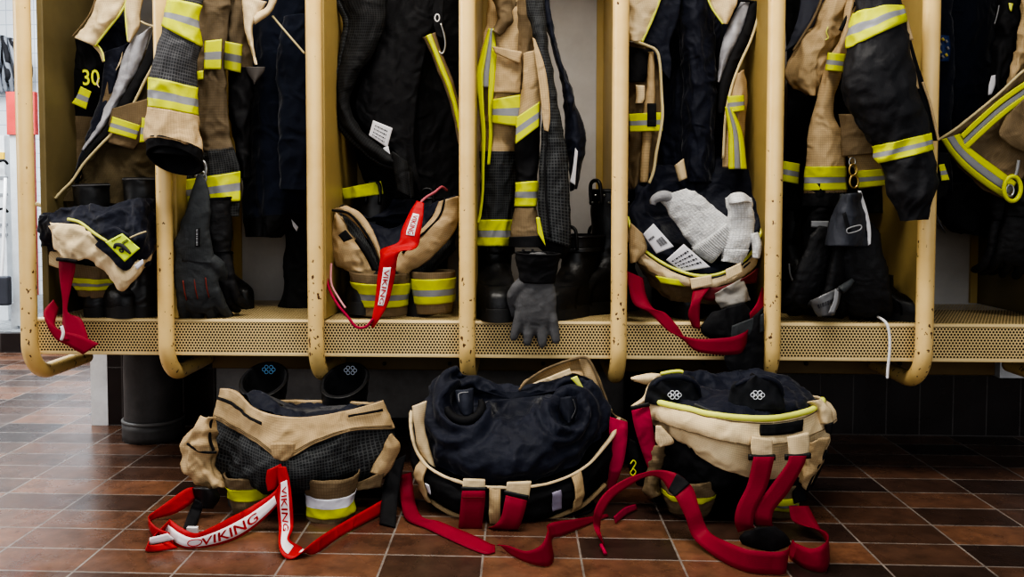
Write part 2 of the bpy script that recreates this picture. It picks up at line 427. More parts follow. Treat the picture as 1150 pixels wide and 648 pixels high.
# ================================================================== THE SETTING
def mk_tile(name, w, h, ox, oy, c1, c2, mort, axis='xy', ms=.006, rough=(.25, .5), bias=0., mott=.5, spec=.5):
    m, nt, b = newmat(name); L = nt.links
    geo = nd(nt, 'ShaderNodeNewGeometry'); sp = nd(nt, 'ShaderNodeSeparateXYZ'); L.new(geo.outputs['Position'], sp.inputs[0])
    cb = nd(nt, 'ShaderNodeCombineXYZ'); L.new(sp.outputs['X'], cb.inputs['X']); L.new(sp.outputs['Y' if axis == 'xy' else 'Z'], cb.inputs['Y'])
    mp = nd(nt, 'ShaderNodeMapping'); mp.inputs['Location'].default_value = (-ox+w*40, -oy+h*40, 0); L.new(cb.outputs[0], mp.inputs['Vector'])
    br = nd(nt, 'ShaderNodeTexBrick', offset=0.0, squash=1.0); L.new(mp.outputs[0], br.inputs['Vector'])
    for k, v in (('Scale', 1.), ('Mortar Size', ms/2), ('Mortar Smooth', .25), ('Bias', bias), ('Brick Width', w), ('Row Height', h)): br.inputs[k].default_value = v
    br.inputs['Color1'].default_value = rgba(c1); br.inputs['Color2'].default_value = rgba(c2); br.inputs['Mortar'].default_value = rgba(mort)
    n = nd(nt, 'ShaderNodeTexNoise', Scale=16.0, Detail=8.0, Roughness=.7); L.new(geo.outputs['Position'], n.inputs['Vector'])
    col = mixc(nt, ramp(nt, n.outputs['Fac'], [(.3, 0.), (.75, mott)]), br.outputs['Color'], tuple(x*.35 for x in c1))
    L.new(col, b.inputs['Base Color'])
    n2 = nd(nt, 'ShaderNodeTexNoise', Scale=6.0, Detail=6.0); L.new(geo.outputs['Position'], n2.inputs['Vector'])
    rr = nd(nt, 'ShaderNodeMapRange'); L.new(n2.outputs['Fac'], rr.inputs[0]); rr.inputs[1].default_value = .3; rr.inputs[2].default_value = .7
    rr.inputs[3].default_value = rough[0]; rr.inputs[4].default_value = rough[1]; L.new(rr.outputs[0], b.inputs['Roughness'])
    bp = nd(nt, 'ShaderNodeBump', Strength=.5, Distance=.002, invert=True); L.new(br.outputs['Fac'], bp.inputs['Height'])
    n3 = nd(nt, 'ShaderNodeTexNoise', Scale=120.0, Detail=3.0); L.new(geo.outputs['Position'], n3.inputs['Vector'])
    bp2 = nd(nt, 'ShaderNodeBump', Strength=.12, Distance=.002); L.new(n3.outputs['Fac'], bp2.inputs['Height']); L.new(bp.outputs[0], bp2.inputs['Normal'])
    L.new(bp2.outputs[0], b.inputs['Normal']); b.inputs['Specular IOR Level'].default_value = spec
    return m
TILE = mk_tile('quarry_floor_tile', .2076, .1125, .132, -.472, (.036, .023, .020), (.25, .118, .066), (.30, .26, .23), ms=.0055, rough=(.17, .38), mott=.75)
WTILE = mk_tile('dark_wall_tile', .105, .196, .03, .002, (.022, .015, .014), (.030, .020, .018), (.10, .09, .085), axis='xz', ms=.0045, rough=(.2, .4))
FARW = mk_tile('white_wall_tile', .1, .1, 0, 0, (.74, .78, .82), (.78, .82, .86), (.45, .5, .58), axis='xz', ms=.006, rough=(.15, .3), mott=0)
MOS = mk_tile('grey_mosaic_tile', .04, .04, 0, 0, (.10, .11, .12), (.25, .27, .28), (.38, .4, .42), ms=.012, rough=(.3, .5))
PLA = plain('grey_plaster', (.40, .375, .36), .8, c2=(.15, .14, .13), dirt=.9, dscale=5, bump=.1)
PAN = plain('pale_grey_panel', (.58, .56, .54), .6, c2=(.36, .34, .32), dirt=.7, dscale=4)
WHP = plain('white_gloss_paint', (.82, .83, .84), .3)
def S_(o): o['kind'] = 'structure'; return o
def slab(name, lo, hi, mat): return S_(box(name, lo, hi, mat))
slab('floor', (-4.5, -3.2, -.05), (3.5, 4.5, 0), TILE)
WY = .54
XL = P(104, 440, WY)[0]
slab('wall_back', (XL+.03, WY, .0), (3.2, WY+.2, 2.3), PLA)
slab('baseboard_back', (P(700, 440, WY)[0], WY-.012, 0), (3.2, WY-.0005, .197), WTILE)
slab('trim_1', (XL, WY-.012, 0), (XL+.058, WY+.2, 2.3), WHP)
slab('baseboard_left', (XL+.0585, WY-.011, 0), (P(243, 440, WY)[0], WY-.0005, .26), WTILE)
slab('trim_2', (P(243, 440, WY)[0]+.001, WY-.012, 0), (P(700, 440, WY)[0]-.001, WY-.0005, .035), WTILE)
xr = P(1121, 415, WY-.05)[0]
slab('trim_3', (xr, WY-.06, .2), (xr+.5, WY-.013, .285), WHP)
# the room beyond the left end
slab('baseboard_far', (-4.5, 1.86, 0), (XL-.2, 1.9, .098), WTILE)
slab('trim_4', (-4.5, 1.9005, 0), (XL-.2, 3.6, .1), MOS)
slab('wall_far', (-4.5, 3.6, 0), (XL-.0, 3.75, 2.6), FARW)
slab('ceiling', (-4.5, -3.2, 2.6), (3.5, 4.5, 2.7), plain('white_ceiling_paint', (.6, .6, .58), .8))
# ------------------------------------------------------------------ rack
PXS = [29, 184, 353.5, 524.5, 696, 869.5, 1042, 1216]
XS = [P(p, 200, 0)[0] for p in PXS]
ZB = .432; ZT = 1.78; YB = .5
def post_path(x):
    r = .095; zb = .277; pts = [(x, 0, ZT-.03)]
    pts += [(x, 0, z) for z in np.linspace(1.7, zb+r, 22)]
    pts += [(x, r-r*math.cos(a), zb+r-r*math.sin(a)) for a in np.linspace(.12, math.pi/2, 12)]
    pts += [(x, y, zb) for y in np.linspace(r+.02, .3, 8)]
    return [A(q, float) for q in pts]
DL = ['leftmost yellow tube post with dark side panel, in front of the white room',
      'yellow tube post behind the dangling coat sleeve and cuff at left',
      'chipped yellow tube post left of the black coat with red strap bundle',
      'yellow tube post between the black coat and the coat with grey glove',
      'yellow tube post left of the bundle holding white knitted gloves',
      'yellow tube post right of the bundle holding white knitted gloves',
      'yellow tube post half hidden by black coat sleeve at right',
      'yellow tube post and side panel at the right edge of the photo']
PIN = plain('bolt_steel_dark', (.08, .06, .04), .4, .6)
for k, x in enumerate(XS):
    t = thing('locker_divider', DL[k], 'locker divider', (x, .2, .25), 'yellow tube and sheet dividers of the clothes rack')
    pipe('tube_post', post_path(x), .0215, PNT, t, n=90, seg=20)
    px_ = x+.012 if k else x+.03
    y0 = .03
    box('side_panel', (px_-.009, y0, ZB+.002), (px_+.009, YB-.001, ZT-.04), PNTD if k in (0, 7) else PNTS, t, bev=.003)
    box('back_flange', (px_-.03, YB-.012, ZB+.003), (px_+.034, YB-.002, ZT-.05), PNTS, t)
# bench: hexagonal perforation cut as real holes
def perforated(x0, x1, a0, a1, fn, pitch=.0086, hole=.0031):
    R = pitch/math.sqrt(3); dx = pitch; dy = R*1.5
    nx = int((x1-x0)/dx); ny = int((a1-a0)/dy)
    ii, jj = np.meshgrid(np.arange(nx), np.arange(ny)); cx = x0+dx*(ii+.5*(jj % 2)).ravel(); cy = a0+dy*jj.ravel()+R
    an = np.arange(6)*math.pi/3+math.pi/6
    ox = cx[:, None]+R*np.cos(an); oy = np.clip(cy[:, None]+R*np.sin(an), a0, a1); hx = cx[:, None]+hole*np.cos(an); hy = cy[:, None]+hole*np.sin(an)
    X = np.concatenate([ox, hx], 1); Yv = np.concatenate([oy, hy], 1); V = fn(X.ravel(), Yv.ravel())
    b = (np.arange(len(cx))*12)[:, None]; q = np.arange(6)
    Fc = np.stack([b+q, b+(q+1) % 6, b+6+(q+1) % 6, b+6+q], -1).reshape(-1, 4)
    return V, Fc
bx0, bx1 = P(43, 380, .035)[0], 1.62
LY = .036; ZL = .335
bt = thing('perforated_bench', 'long yellow perforated metal bench running under all the hanging coats', 'bench', (0, .2, ZL))
V1, F1 = perforated(bx0, bx1, ZL+.004, ZB-.006, lambda x, z: np.stack([x, np.full_like(x, LY), z], -1))
ob('front_lip', V1, F1[:, ::-1] if False else F1, PNT2, bt, smooth=False)
V2, F2 = perforated(bx0, bx1, LY+.008, YB-.014, lambda x, y: np.stack([x, y, np.full_like(x, ZB)], -1))
ob('seat_plate', V2, F2, PNT2, bt, smooth=False)
def roll(name, cy, cz, r, a0, a1):
    V = []; Fc = []; n = 7
    for i, x in enumerate((bx0-.004, bx1+.006)):
        for a in np.linspace(a0, a1, n): V.append((x, cy+r*math.cos(a), cz+r*math.sin(a)))
    for j in range(n-1): Fc.append([j, j+1, n+j+1, n+j])
    ob(name, V, Fc, PNT2, bt)
roll('rolled_edge', LY+.008, ZB-.008, .0082, math.pi/2, math.pi)
box('lower_hem', (bx0-.004, LY-.0008, ZL-.004), (bx1+.006, LY+.012, ZL+.005), PNT2, bt, bev=.002)
box('end_plate', (bx0-.006, LY, ZL), (bx0-.003, YB-.03, ZB), PNT2, bt)
box('lip_shade_sheet', (bx0, LY+.012, ZL+.004), (bx1, LY+.014, ZB-.004), plain('hole_shade', (.03, .02, .01), .9), bt)  # added dark sheet standing in for the shade behind the lip holes
box('seat_shade_sheet', (bx0, LY+.02, ZB-.022), (bx1, YB-.02, ZB-.018), plain('hole_shade_under', (.05, .035, .015), .9), bt)  # added dark sheet standing in for the shade below the seat holes
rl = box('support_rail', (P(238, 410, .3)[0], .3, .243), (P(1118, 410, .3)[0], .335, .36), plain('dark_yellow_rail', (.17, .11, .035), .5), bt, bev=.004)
for px in (305, 432, 505, 610, 790, 905, 1010):
    c = P(px, 408, .3); pipe('bolt', [c+A([0, -.007, 0]), c+A([0, .004, 0])], .006, PIN, bt, n=3, seg=6)
for px in (330, 700, 1060):
    c = P(px, 380, .38); box('bracket', (c[0]-.02, .336, .26), (c[0]+.02, WY-.02, .35), PNTD, bt)
slab('wall_panel', (XS[0]+.02, YB, .40), (1.66, YB+.03, ZT), PAN).name = 'wall_rack'
for k in range(7):   # unseen upper shelf, added to shade the bays, and hook bar above the frame
    pass
t = thing('shade_shelf', 'unseen yellow sheet metal shelf, added above the coats to shade the bays', 'shelf', (0, .2, ZT))
box('shelf_plate', (XS[0]-.02, -.03, ZT), (1.66, YB+.03, ZT+.02), PNT2, t)
None and pipe('hook_bar', [(XS[0]-.0, .30, 1.66), (1.6, .30, 1.66)] and [A([XS[0], .30, 1.66]), A([1.6, .30, 1.66])], .012, PNT2, t, n=3)
# dark duct below the bench
c = P(173, 500, .40); X0 = c[0]
t = thing('drain_pipe', 'thick black pipe with jointed collar standing on floor under the bench', 'pipe', (X0, .40, 0))
PIPM = plain('dusty_black_pipe', (.04, .038, .037), .5, c2=(.11, .10, .095), dirt=.6, dscale=10, bump=.15)
pipe('pipe_body', [A([X0, .4, z]) for z in (.06, .15, .24)]+[A([X0+.004, .402, .29]), A([X0+.012, .405, .325])], .088, PIPM, t, n=40, seg=32)
pipe('socket', [A([X0, .4, .0]), A([X0, .4, .055])], .095, PIPM, t, n=4, seg=32)
pipe('collar', [A([X0+.091*math.cos(a), .4+.091*math.sin(a), .06]) for a in np.arange(16)*math.pi/8], .006, plain('worn_collar', (.12, .115, .11), .5), t, closed=True, n=48)
# ------------------------------------------------------------------ left background
t = thing('notice_board', 'pale board with red header and red right edge in the white room', 'board', P(24, 371, 2.0))
y = 2.0
def quad(name, px0, py0, px1, py1, Y, mat, parent, th=.02):
    a = P(px0, py0, Y); b = P(px1, py1, Y); return box(name, (a[0], Y, b[2]), (b[0], Y+th, a[2]), mat, parent)
quad('board', 10.5, 150, 37, 366, y, plain('pale_grey_enamel', (.62, .66, .68), .4), t)
quad('header', 6.5, 103, 39.6, 151, y-.01, plain('red_enamel', (.6, .055, .045), .4), t, .03)
quad('edge_strip', 36, 151, 39.6, 332, y-.01, plain('red_enamel_strip', (.55, .06, .04), .4), t, .03)
quad('stand', 12, 340, 20, 371.5, y+.021, plain('pale_stand', (.6, .63, .66), .4), t)
t = thing('wall_cabinet', 'white cabinet with yellow sticker and black handles at left edge', 'cabinet', P(-10, 368, 2.3))
quad('carcass', -60, 152, 9.5, 362, 2.3, plain('white_enamel', (.72, .76, .79), .35), t, .3)
quad('sticker', -12, 171, 4.5, 178.5, 2.29, plain('yellow_sticker', (.75, .5, .03), .5), t, .01)
for py in (181, 235):
    pipe('handle', [(-14, py, 2.27), (-2, py, 2.26), (5, py-.5, 2.26), (8.5, py+3, 2.28)], .007, BLK, t, n=16)
for py in (198, 217, 251, 262):
    quad('slot', -30, py, 8, py+3, 2.295, plain('grey_slot', (.28, .3, .32), .5), t, .01)
# shaggy mop head hanging at the left edge
t = thing('mop_head', 'shaggy grey and black mop head hanging on the far wall', 'mop', P(2, 105, 3.5))
MOPM = plain('grey_mop_yarn', (.30, .32, .36), .9, bump=.5); MOPD = plain('black_mop_yarn', (.03, .03, .035), .9, bump=.5)
box('wall_hook', tuple(P(0, 44, 3.46)-A([.02, 0, .02])), tuple(P(0, 44, 3.46)+A([.02, .1395, .02])), STL, t)
for i in range(42):
    a = random.uniform(-32, 34); m_ = MOPM if i % 3 else MOPD; s = random.uniform(-5, 5)
    pipe('yarn', [(a*.5, 40+abs(a)*.15, 3.5+random.uniform(-.05, .05)), (a*.9+s, 66, 3.48+random.uniform(-.08, .05)), (a+s*.6+random.uniform(-3, 3), 84, 3.5+random.uniform(-.08, .05)), (a*.9-s, 98+random.uniform(-6, 8), 3.5)], [.012, .018, .019, .012], m_, t, n=18, seg=6)
t = thing('floor_squeegee', 'dark squeegee with a white pole leaning in the white room', 'squeegee', P(0, 330, 1.9))
pipe('pole', [(6, 200, 2.0), (3, 290, 1.95), (-1, 340, 1.92)], .008, WHP, t, n=6)
box('blade', tuple(P(-25, 335, 1.93)-A([0, .02, .035])), tuple(P(11, 310, 1.93)+A([0, .02, 0])), plain('dark_blue_rubber', (.05, .055, .07), .6), t, bev=.01)
# ------------------------------------------------------------------ light
def area(name, loc, tgt, sx, sy, pw, col=(1, 1, 1)):
    l = bpy.data.lights.new(name, 'AREA'); l.shape = 'RECTANGLE'; l.size = sx; l.size_y = sy; l.energy = pw; l.color = col
    o = bpy.data.objects.new(name, l); COL.objects.link(o); o.location = loc
    o.rotation_euler = (Vector(tgt)-Vector(loc)).to_track_quat('-Z', 'Y').to_euler(); return o
area('ceiling_tube_light', (-.35, -.72, 2.5), (-.3, -.2, .3), 2.4, .45, 60, (1, .95, .87))
area('left_room_light', (-2.6, 1.6, 2.5), (-2.4, 1.9, 0), 1.8, 1.8, 165, (.93, .97, 1))
area('left_window_light', (-3.6, -.6, 1.7), (0, 0, .6), 1.0, 1.4, 38, (1, .97, .95))
area('front_fill_light', (.2, -3.1, 1.15), (.1, .4, .35), 3.6, 1.2, 21, (.97, .98, 1))  # added soft fill behind the camera, brightening the bays and under the bench
w = bpy.data.worlds.new('world'); SC.world = w; w.use_nodes = True
w.node_tree.nodes['Background'].inputs[0].default_value = (.9, .95, 1, 1); w.node_tree.nodes['Background'].inputs[1].default_value = .36
SC.view_settings.view_transform = 'AgX'; SC.view_settings.look = 'AgX - High Contrast'
SC.view_settings.exposure = 0.18
# ================================================================== boots and gloves
def boot_parts(root, H, lean=0., back=0., bind=None, slim=1., mat=None, tabs=True, logo=False, studs=False, toe=.15, logoflip=False):
    """a fire boot, toe towards -y of its own axes, shaft top at height H"""
    mat = mat or RUB
    prof = [(.018, .0, .150, .054), (.045, .0, .151, .056), (.07, .004, .146, .055), (.09, .020, .125, .052), (.108, .042, .10, .049),
            (.125, .058, .082, .048), (.15, .070, .072, .049), (.19, .076, .071, .052), (H*.8, .078, .074, .057), (H*.97, .078, .077, .060), (H, .078, .0775, .0605)]
    rows = []
    for z, c, a, b in prof:
        e = 2.5 if z < .1 else 2.1; row = []
        for k in range(20):
            t = 2*math.pi*k/20; cx_, sx_ = math.cos(t), math.sin(t)
            x = b*slim*math.copysign(abs(cx_)**(2/e), cx_); y = c+a*math.copysign(abs(sx_)**(2/e), sx_)*(1 if sx_ > 0 else 1)
            if sx_ < 0 and z < .1: x *= 1-.10*abs(sx_)
            row.append(A([x, y+lean*max(0, z-.12), z+(back*sx_ if z > H*.9 else back*.5*sx_ if z > H*.7 else 0)]))
        rows.append(row)
    s = Surf(rows, cu=True, amp=.004, fx=14, fz=22, seed=H*10)
    s.mesh('upper', mat, root, t=.006, n=(44, 46))
    so = Surf([[A([p[0]*1.05, p[1]*1.03-.001, z]) for p in rows[0]] for z in (.0, .012, .03, .034)], cu=True)
    so.mesh('sole', SOLE, root, t=.004, n=(44, 6), bot=False, cap=True)
    tc = Surf([[q+A([0, -.001, 0]) for q in r[10:21]+[r[0]]][1:-1] for r in rows[0:4]]) if toe else None
    if tc: tc.mesh('toe_cap', LEA, root, off=.002, t=.003, n=(26, 10))
    top = [rows[-1], [p*A([.93, 1, 1])+A([0, .005*(1 if p[1] < .078 else -1), .004]) for p in rows[-1]], [A([p[0]*.86, .078+(p[1]-.078)*.86, p[2]-.03]) for p in rows[-1]], [A([p[0]*.8, .078+(p[1]-.078)*.8, p[2]-.1]) for p in rows[-1]]]
    top = [[A(q) for q in r] for r in top]
    Surf(top, cu=True).mesh('collar_lining', BLK, root, t=.002, n=(40, 14), bot=True)
    pipe('collar_binding', [A(p)+A([0, 0, .001]) for p in rows[-1]], .0035 if not bind else .0025, bind or LEA, root, closed=True, n=50, seg=6)
    if tabs:
        for sgn in (-1, 1):
            c = .078+lean*(H-.12)
            y = c+sgn*.074
            pipe('pull_loop', [A([-.02, y, H-.035]), A([-.018, y+sgn*.005, H+.018]), A([0, y+sgn*.004, H+.030]), A([.018, y+sgn*.005, H+.018]), A([.02, y, H-.035])], .0055, LEA, root, n=24, seg=6)
    if studs:
        for i in range(7):
            for j in range(2):
                u = 11.2+i*1.3+.6*j; v = 9.0-.42*j
                q = s.ev([u], [v], .002)[0][0, 0]
                pipe('stud', [q+A([0, -.003, 0]), q+A([0, .003, 0])], .0032, STL, root, n=3, seg=6)
    return s, rows
def boot(px, py, Y, z, H, rot, label, mat=None, lean=0., scale=1., group='black fire boots', tilt=(0, 0), **k):
    c = P(px, py, Y)
    t = thing('fire_boot', label, 'boot', (c[0], Y, z), group, (tilt[0], tilt[1], rot), local=True, scale=scale)
    r = boot_parts(t, H, lean, mat=mat, **k)
    return t, r[0]
HAND_CACHE = {}
def hand_mesh(thumb=1, curl=.3, spread=.12, thick=.016, fl=1., tcurl=.5):
    """palm, four separate fingers with knuckle bends and a thumb, fused into one skin"""
    V = []; Fc = []
    def cap(pts, rad, flat=1., seg=14):
        pts = A(pts, float); w = W(len(pts), np.linspace(0, len(pts)-1, 22), False); c = w@pts; R = w@A(rad)
        tg = np.gradient(c, axis=0); tg /= np.linalg.norm(tg, axis=1)[:, None]; b0 = len(V)
        c = np.vstack([c[0]-tg[0]*R[0]*.7, c, c[-1]+tg[-1]*R[-1]*.55, c[-1]+tg[-1]*R[-1]*.85]); R = np.concatenate([[R[0]*.5], R, [R[-1]*.75, R[-1]*.3]]); tg = np.vstack([tg[0], tg, tg[-1], tg[-1]])
        for i in range(len(c)):
            x = A([1, 0, 0])-tg[i]*tg[i][0]
            if np.linalg.norm(x) < .3: x = A([0, 1., 0])-tg[i]*tg[i][1]
            x /= np.linalg.norm(x); y = np.cross(tg[i], x)
            for j in range(seg):
                a = 2*math.pi*j/seg; V.append(c[i]+x*math.cos(a)*R[i]+y*math.sin(a)*R[i]*flat)
        m = len(c)
        for i in range(m-1):
            for j in range(seg): Fc.append([b0+i*seg+j, b0+i*seg+(j+1) % seg, b0+(i+1)*seg+(j+1) % seg, b0+(i+1)*seg+j])
        Fc.append([b0+j for j in range(seg)][::-1]); Fc.append([b0+(m-1)*seg+j for j in range(seg)])
    cap([(0, 0, .03), (0, 0, .0), (0, 0, -.04), (0, .002, -.085), (0, .003, -.1)], [.036, .037, .046, .047, .042], flat=thick*26)
    for x, L, r in ((-.0355, .078, .0115), (-.012, .092, .0122), (.012, .096, .0122), (.0355, .084, .0118)):
        L *= fl; sx_ = spread*x/.036
        p = A([x, .002, -.085]); pts = [p]; ang = 0
        for q, (seglen, ca) in enumerate(((.42, curl*.6), (.32, curl*1.1), (.26, curl*.9))):
            ang += ca; p = p+A([sx_*seglen*L, math.sin(ang)*seglen*L, -math.cos(ang)*seglen*L]); pts.append(p)
        cap(pts, [r*1.12, r*1.08, r, r*.85], seg=12)
    s = thumb
    cap([(s*.026, .0, -.012), (s*.047, .006, -.036), (s*(.06-.01*tcurl), .012+.02*tcurl, -.068), (s*(.062-.03*tcurl), .016+.03*tcurl, -.094)], [.018, .017, .0135, .0115], seg=12)
    me = bpy.data.meshes.new('hand'); me.from_pydata([list(v) for v in V], [], Fc); me.update()
    o = bpy.data.objects.new('tmp', me); COL.objects.link(o)
    m = o.modifiers.new('r', 'REMESH'); m.mode = 'VOXEL'; m.voxel_size = .0032; m.use_smooth_shade = True
    m = o.modifiers.new('s', 'SMOOTH'); m.iterations = 5; m.factor = .5
    bpy.context.view_layer.update()
    r = bpy.data.meshes.new_from_object(o.evaluated_get(bpy.context.evaluated_depsgraph_get()))
    v = np.empty(len(r.vertices)*3); r.vertices.foreach_get('co', v); v = v.reshape(-1, 3); f = [list(p.vertices) for p in r.polygons]
    bpy.data.objects.remove(o); bpy.data.meshes.remove(me); bpy.data.meshes.remove(r)
    return v, f
def glove(px, py, Y, label, mat, rot=(0, 0, 0), scale=1., cuff=True, cuffmat=None, cuffL=.07, group=None, seams=None, **k):
    c = P(px, py, Y)
    t = thing('work_glove', label, 'glove', c, group, rot, local=True, scale=scale)
    v, f = hand_mesh(**k)
    w = pn(v*70+3)*.0012+pn(v*28+9)*.002
    n = v/np.maximum(np.linalg.norm(v*A([1, 1, .15]), axis=1), 1e-6)[:, None]
    v = v+n*A([1, 1, .2])*w[:, None]
    ob('hand', v, f, mat, t, uv=np.stack([v[:, 0]+v[:, 1], v[:, 2]], -1))
    if cuff:
        rows = []
        for z, a, b in ((-.012, .041, .024), (.01, .043, .026), (.03, .047, .030), (cuffL*.8, .05, .034), (cuffL, .051, .035)):
            rows.append([A([a*math.cos(q), b*math.sin(q), z]) for q in np.arange(16)*math.pi/8])
        s = Surf(rows, cu=True, amp=.004, fx=14, fz=25, seed=px)
        s.mesh('cuff', cuffmat or mat, t, t=.003, n=(44, 24))
        s.mesh('cuff_binding', BLK, t, v=(3.75, 4.02), u=None, off=.002, t=.006, n=(44, 3))
    if seams:
        for x in (-.024, 0, .024):
            pipe('seam', [A([x, -.017, -.055]), A([x, -.019, -.08]), A([x, -.013, -.1])], .0013, seams, t, n=10, seg=5)
    return t
def carabiner(px, py, Y, h, mat=None, label='steel clip hook hanging from the coat', parent=None, rz=0):
    c = P(px, py, Y)
    o = pipe('snap_hook', [c+A([math.cos(a)*h*.33, 0, math.sin(a)*h*.5]) for a in np.arange(10)*math.pi/5], h*.09, mat or STL, parent, closed=True, n=36, seg=6, label=label if parent is None else None)
    return o
# ================================================================== BAY 1 (left): coat with number, trousers bundle
YS = -.155
t = thing('turnout_coat', 'beige firefighter coat with yellow number 30 on its black shoulder', 'coat', P(120, 225, .3), 'turnout coats')
s = LR([(84, 60), (80, 110), (78, 160), (76, 228)], [(185, 55), (187, 110), (187, 160), (188, 230)], Y=.40, bulge=.04, amp=.012, fx=14, fz=4, seed=1)
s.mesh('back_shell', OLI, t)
s = TUBE([(88, 48), (84, 80), (80, 106), (78, 124), (76, 132), (74, 165), (76, 215)], [(134, 52), (130, 82), (121, 108), (114, 126), (110, 134), (101, 165), (98, 215)], Y=.37, flat=.6, amp=.006, seed=2)
s.mesh('sleeve', [BLK, BRO], t, mi=lambda x: 0 if x < .64 else 1)
st = LR([(91, 97), (87, 107), (81, 116)], [(103, 103), (100, 112), (97, 123)], Y=.296, n=3)
st.stripe(t, None, label='slanted yellow and silver sleeve stripe', off=.003)
num = LR([(92, 77), (93, 97)], [(112, 77), (113, 97)], Y=.25, n=3)
text_on(num, '30', 0.05, 1.95, .95, .05, YEL, t, name='shoulder_number')
num = LR([(108, 87), (108, 99)], [(113, 87), (113, 99)], Y=.248, n=3)
text_on(num, '(', .2, 1.8, .95, .05, CRM, t, name='shoulder_mark')
# inner lining edge running down left
s = LR([(118, 58), (115, 90), (108, 120), (98, 150), (88, 180), (82, 204)], [(146, 48), (134, 72), (128, 105), (116, 140), (100, 172), (88, 206)], Y=.27, n=4, bulge=.01, amp=.006, fx=20, fz=6, seed=3)
s.mesh('front_lining', NAV, t)
s = LR([(104, 10), (98, 40), (112, 58)], [(142, 4), (146, 30), (146, 58)], Y=.29, n=4, amp=.008, seed=13, fx=20)
s.mesh('collar_lining', NAV, t)
s = LR([(127, 58), (124, 70), (122, 85), (116, 110), (106, 145)], [(138, 56), (134, 72), (126, 88), (126, 112), (116, 145)], Y=.262, n=4, amp=.005, seed=4)
s.mesh('inner_facing', [BEIL, BRO], t, mi=lambda x: 0 if x < .5 else 1)
s = LR([(145, 48), (138, 66), (130, 92), (119, 118), (108, 142), (91, 168)], [(172, 28), (163, 58), (152, 82), (141, 102), (119, 140), (95, 170)], Y=.25, n=5, bulge=.015, amp=.005, fx=25, seed=5)
s.mesh('silver_lining', SLV, t)
s = LR([(176, 20), (163, 58), (152, 83), (141, 103), (119, 141), (95, 171), (80, 200)], [(184, 50), (176, 68), (160, 95), (146, 122), (128, 147), (108, 166), (84, 204)], Y=.235, n=4, bulge=.008, amp=.003, seed=6)
s.mesh('front_placket', BLK, t)
pipe('edge_piping', [(184, 52), (174, 70), (162, 92), (149, 118), (131, 144), (110, 166), (94, 184), (81, 203), (70, 214), (62, 223)], .004, CRM, t, Y=.228, n=70)
s = LR([(180, 62), (160, 98), (147, 124), (128, 150), (104, 176), (84, 206), (66, 226)], [(190, 62), (190, 98), (190, 124), (190, 150), (190, 176), (189, 206), (188, 232)], Y=.27, n=6, bulge=.03, amp=.012, fx=12, fz=5, seed=7)
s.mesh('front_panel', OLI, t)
s = LR([(127, 122), (123, 138), (121, 160)], [(168, 110), (169, 140), (150, 168)], Y=.232, n=5, bulge=.012, amp=.003, seed=8)
s.mesh('pocket', BRO, t, off=.004)
pk = LR([(127, 131), (122, 148)], [(158, 141), (153, 157)], Y=.222, n=4, bulge=.008); pk.stripe(t, None, label='pocket stripe')
pk = LR([(160, 132), (157, 160)], [(165, 133), (162, 160)], Y=.222, n=3); pk.stripe(t, None)
s = LR([(112, -14), (104, 14), (94, 29), (83, 42)], [(150, -14), (137, 12), (121, 33), (106, 52)], Y=.245, n=5, bulge=.02, amp=.006, fx=16, fz=12, seed=9)
s.mesh('collar', BEIL, t); 
pipe('collar_piping', [(150, -14), (137, 12), (121, 33), (106, 52)], .0035, LIME, t, Y=.243)
pipe('collar_seam', [(110, -10), (102, 13), (92, 28), (81, 41)], .002, BRO, t, Y=.243)
s = LR([(142, -14), (141, 10), (142, 30), (144, 47)], [(164, -14), (158, 12), (157, 30), (146, 48)], Y=.24, n=4, bulge=.015, amp=.004, seed=10)
s.mesh('collar', BEIL, t)
pipe('collar_piping', [(142, -14), (141, 10), (142, 30), (144, 47)], .003, LIME, t, Y=.236)
s = LR([(104, 52), (111, 60), (115, 70)], [(109, 50), (116, 59), (117, 69)], Y=.255, n=3); s.mesh('shoulder_edge', BEIL, t)
pipe('shoulder_piping', [(109, 50), (114, 57), (117, 69)], .0025, LIME, t, Y=.252)
s = LR([(84, 42), (86, 62), (84, 78)], [(108, 54), (116, 70), (112, 82)], Y=.285, n=4, bulge=.02, amp=.004, seed=11); s.mesh('shoulder_yoke', BLK, t)
pipe('hanger_cord', [(158, 24), (164, 27), (173, 30), (182, 34)], .003, CRM, t, Y=.235)
pipe('hem_piping', [(41, 229), (50, 231), (60, 229), (66, 226)], .006, CRM, t, Y=.27, label='pale hem edge')
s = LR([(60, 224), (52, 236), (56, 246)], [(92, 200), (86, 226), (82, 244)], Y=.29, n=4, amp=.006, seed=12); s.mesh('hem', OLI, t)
YS = 0.0
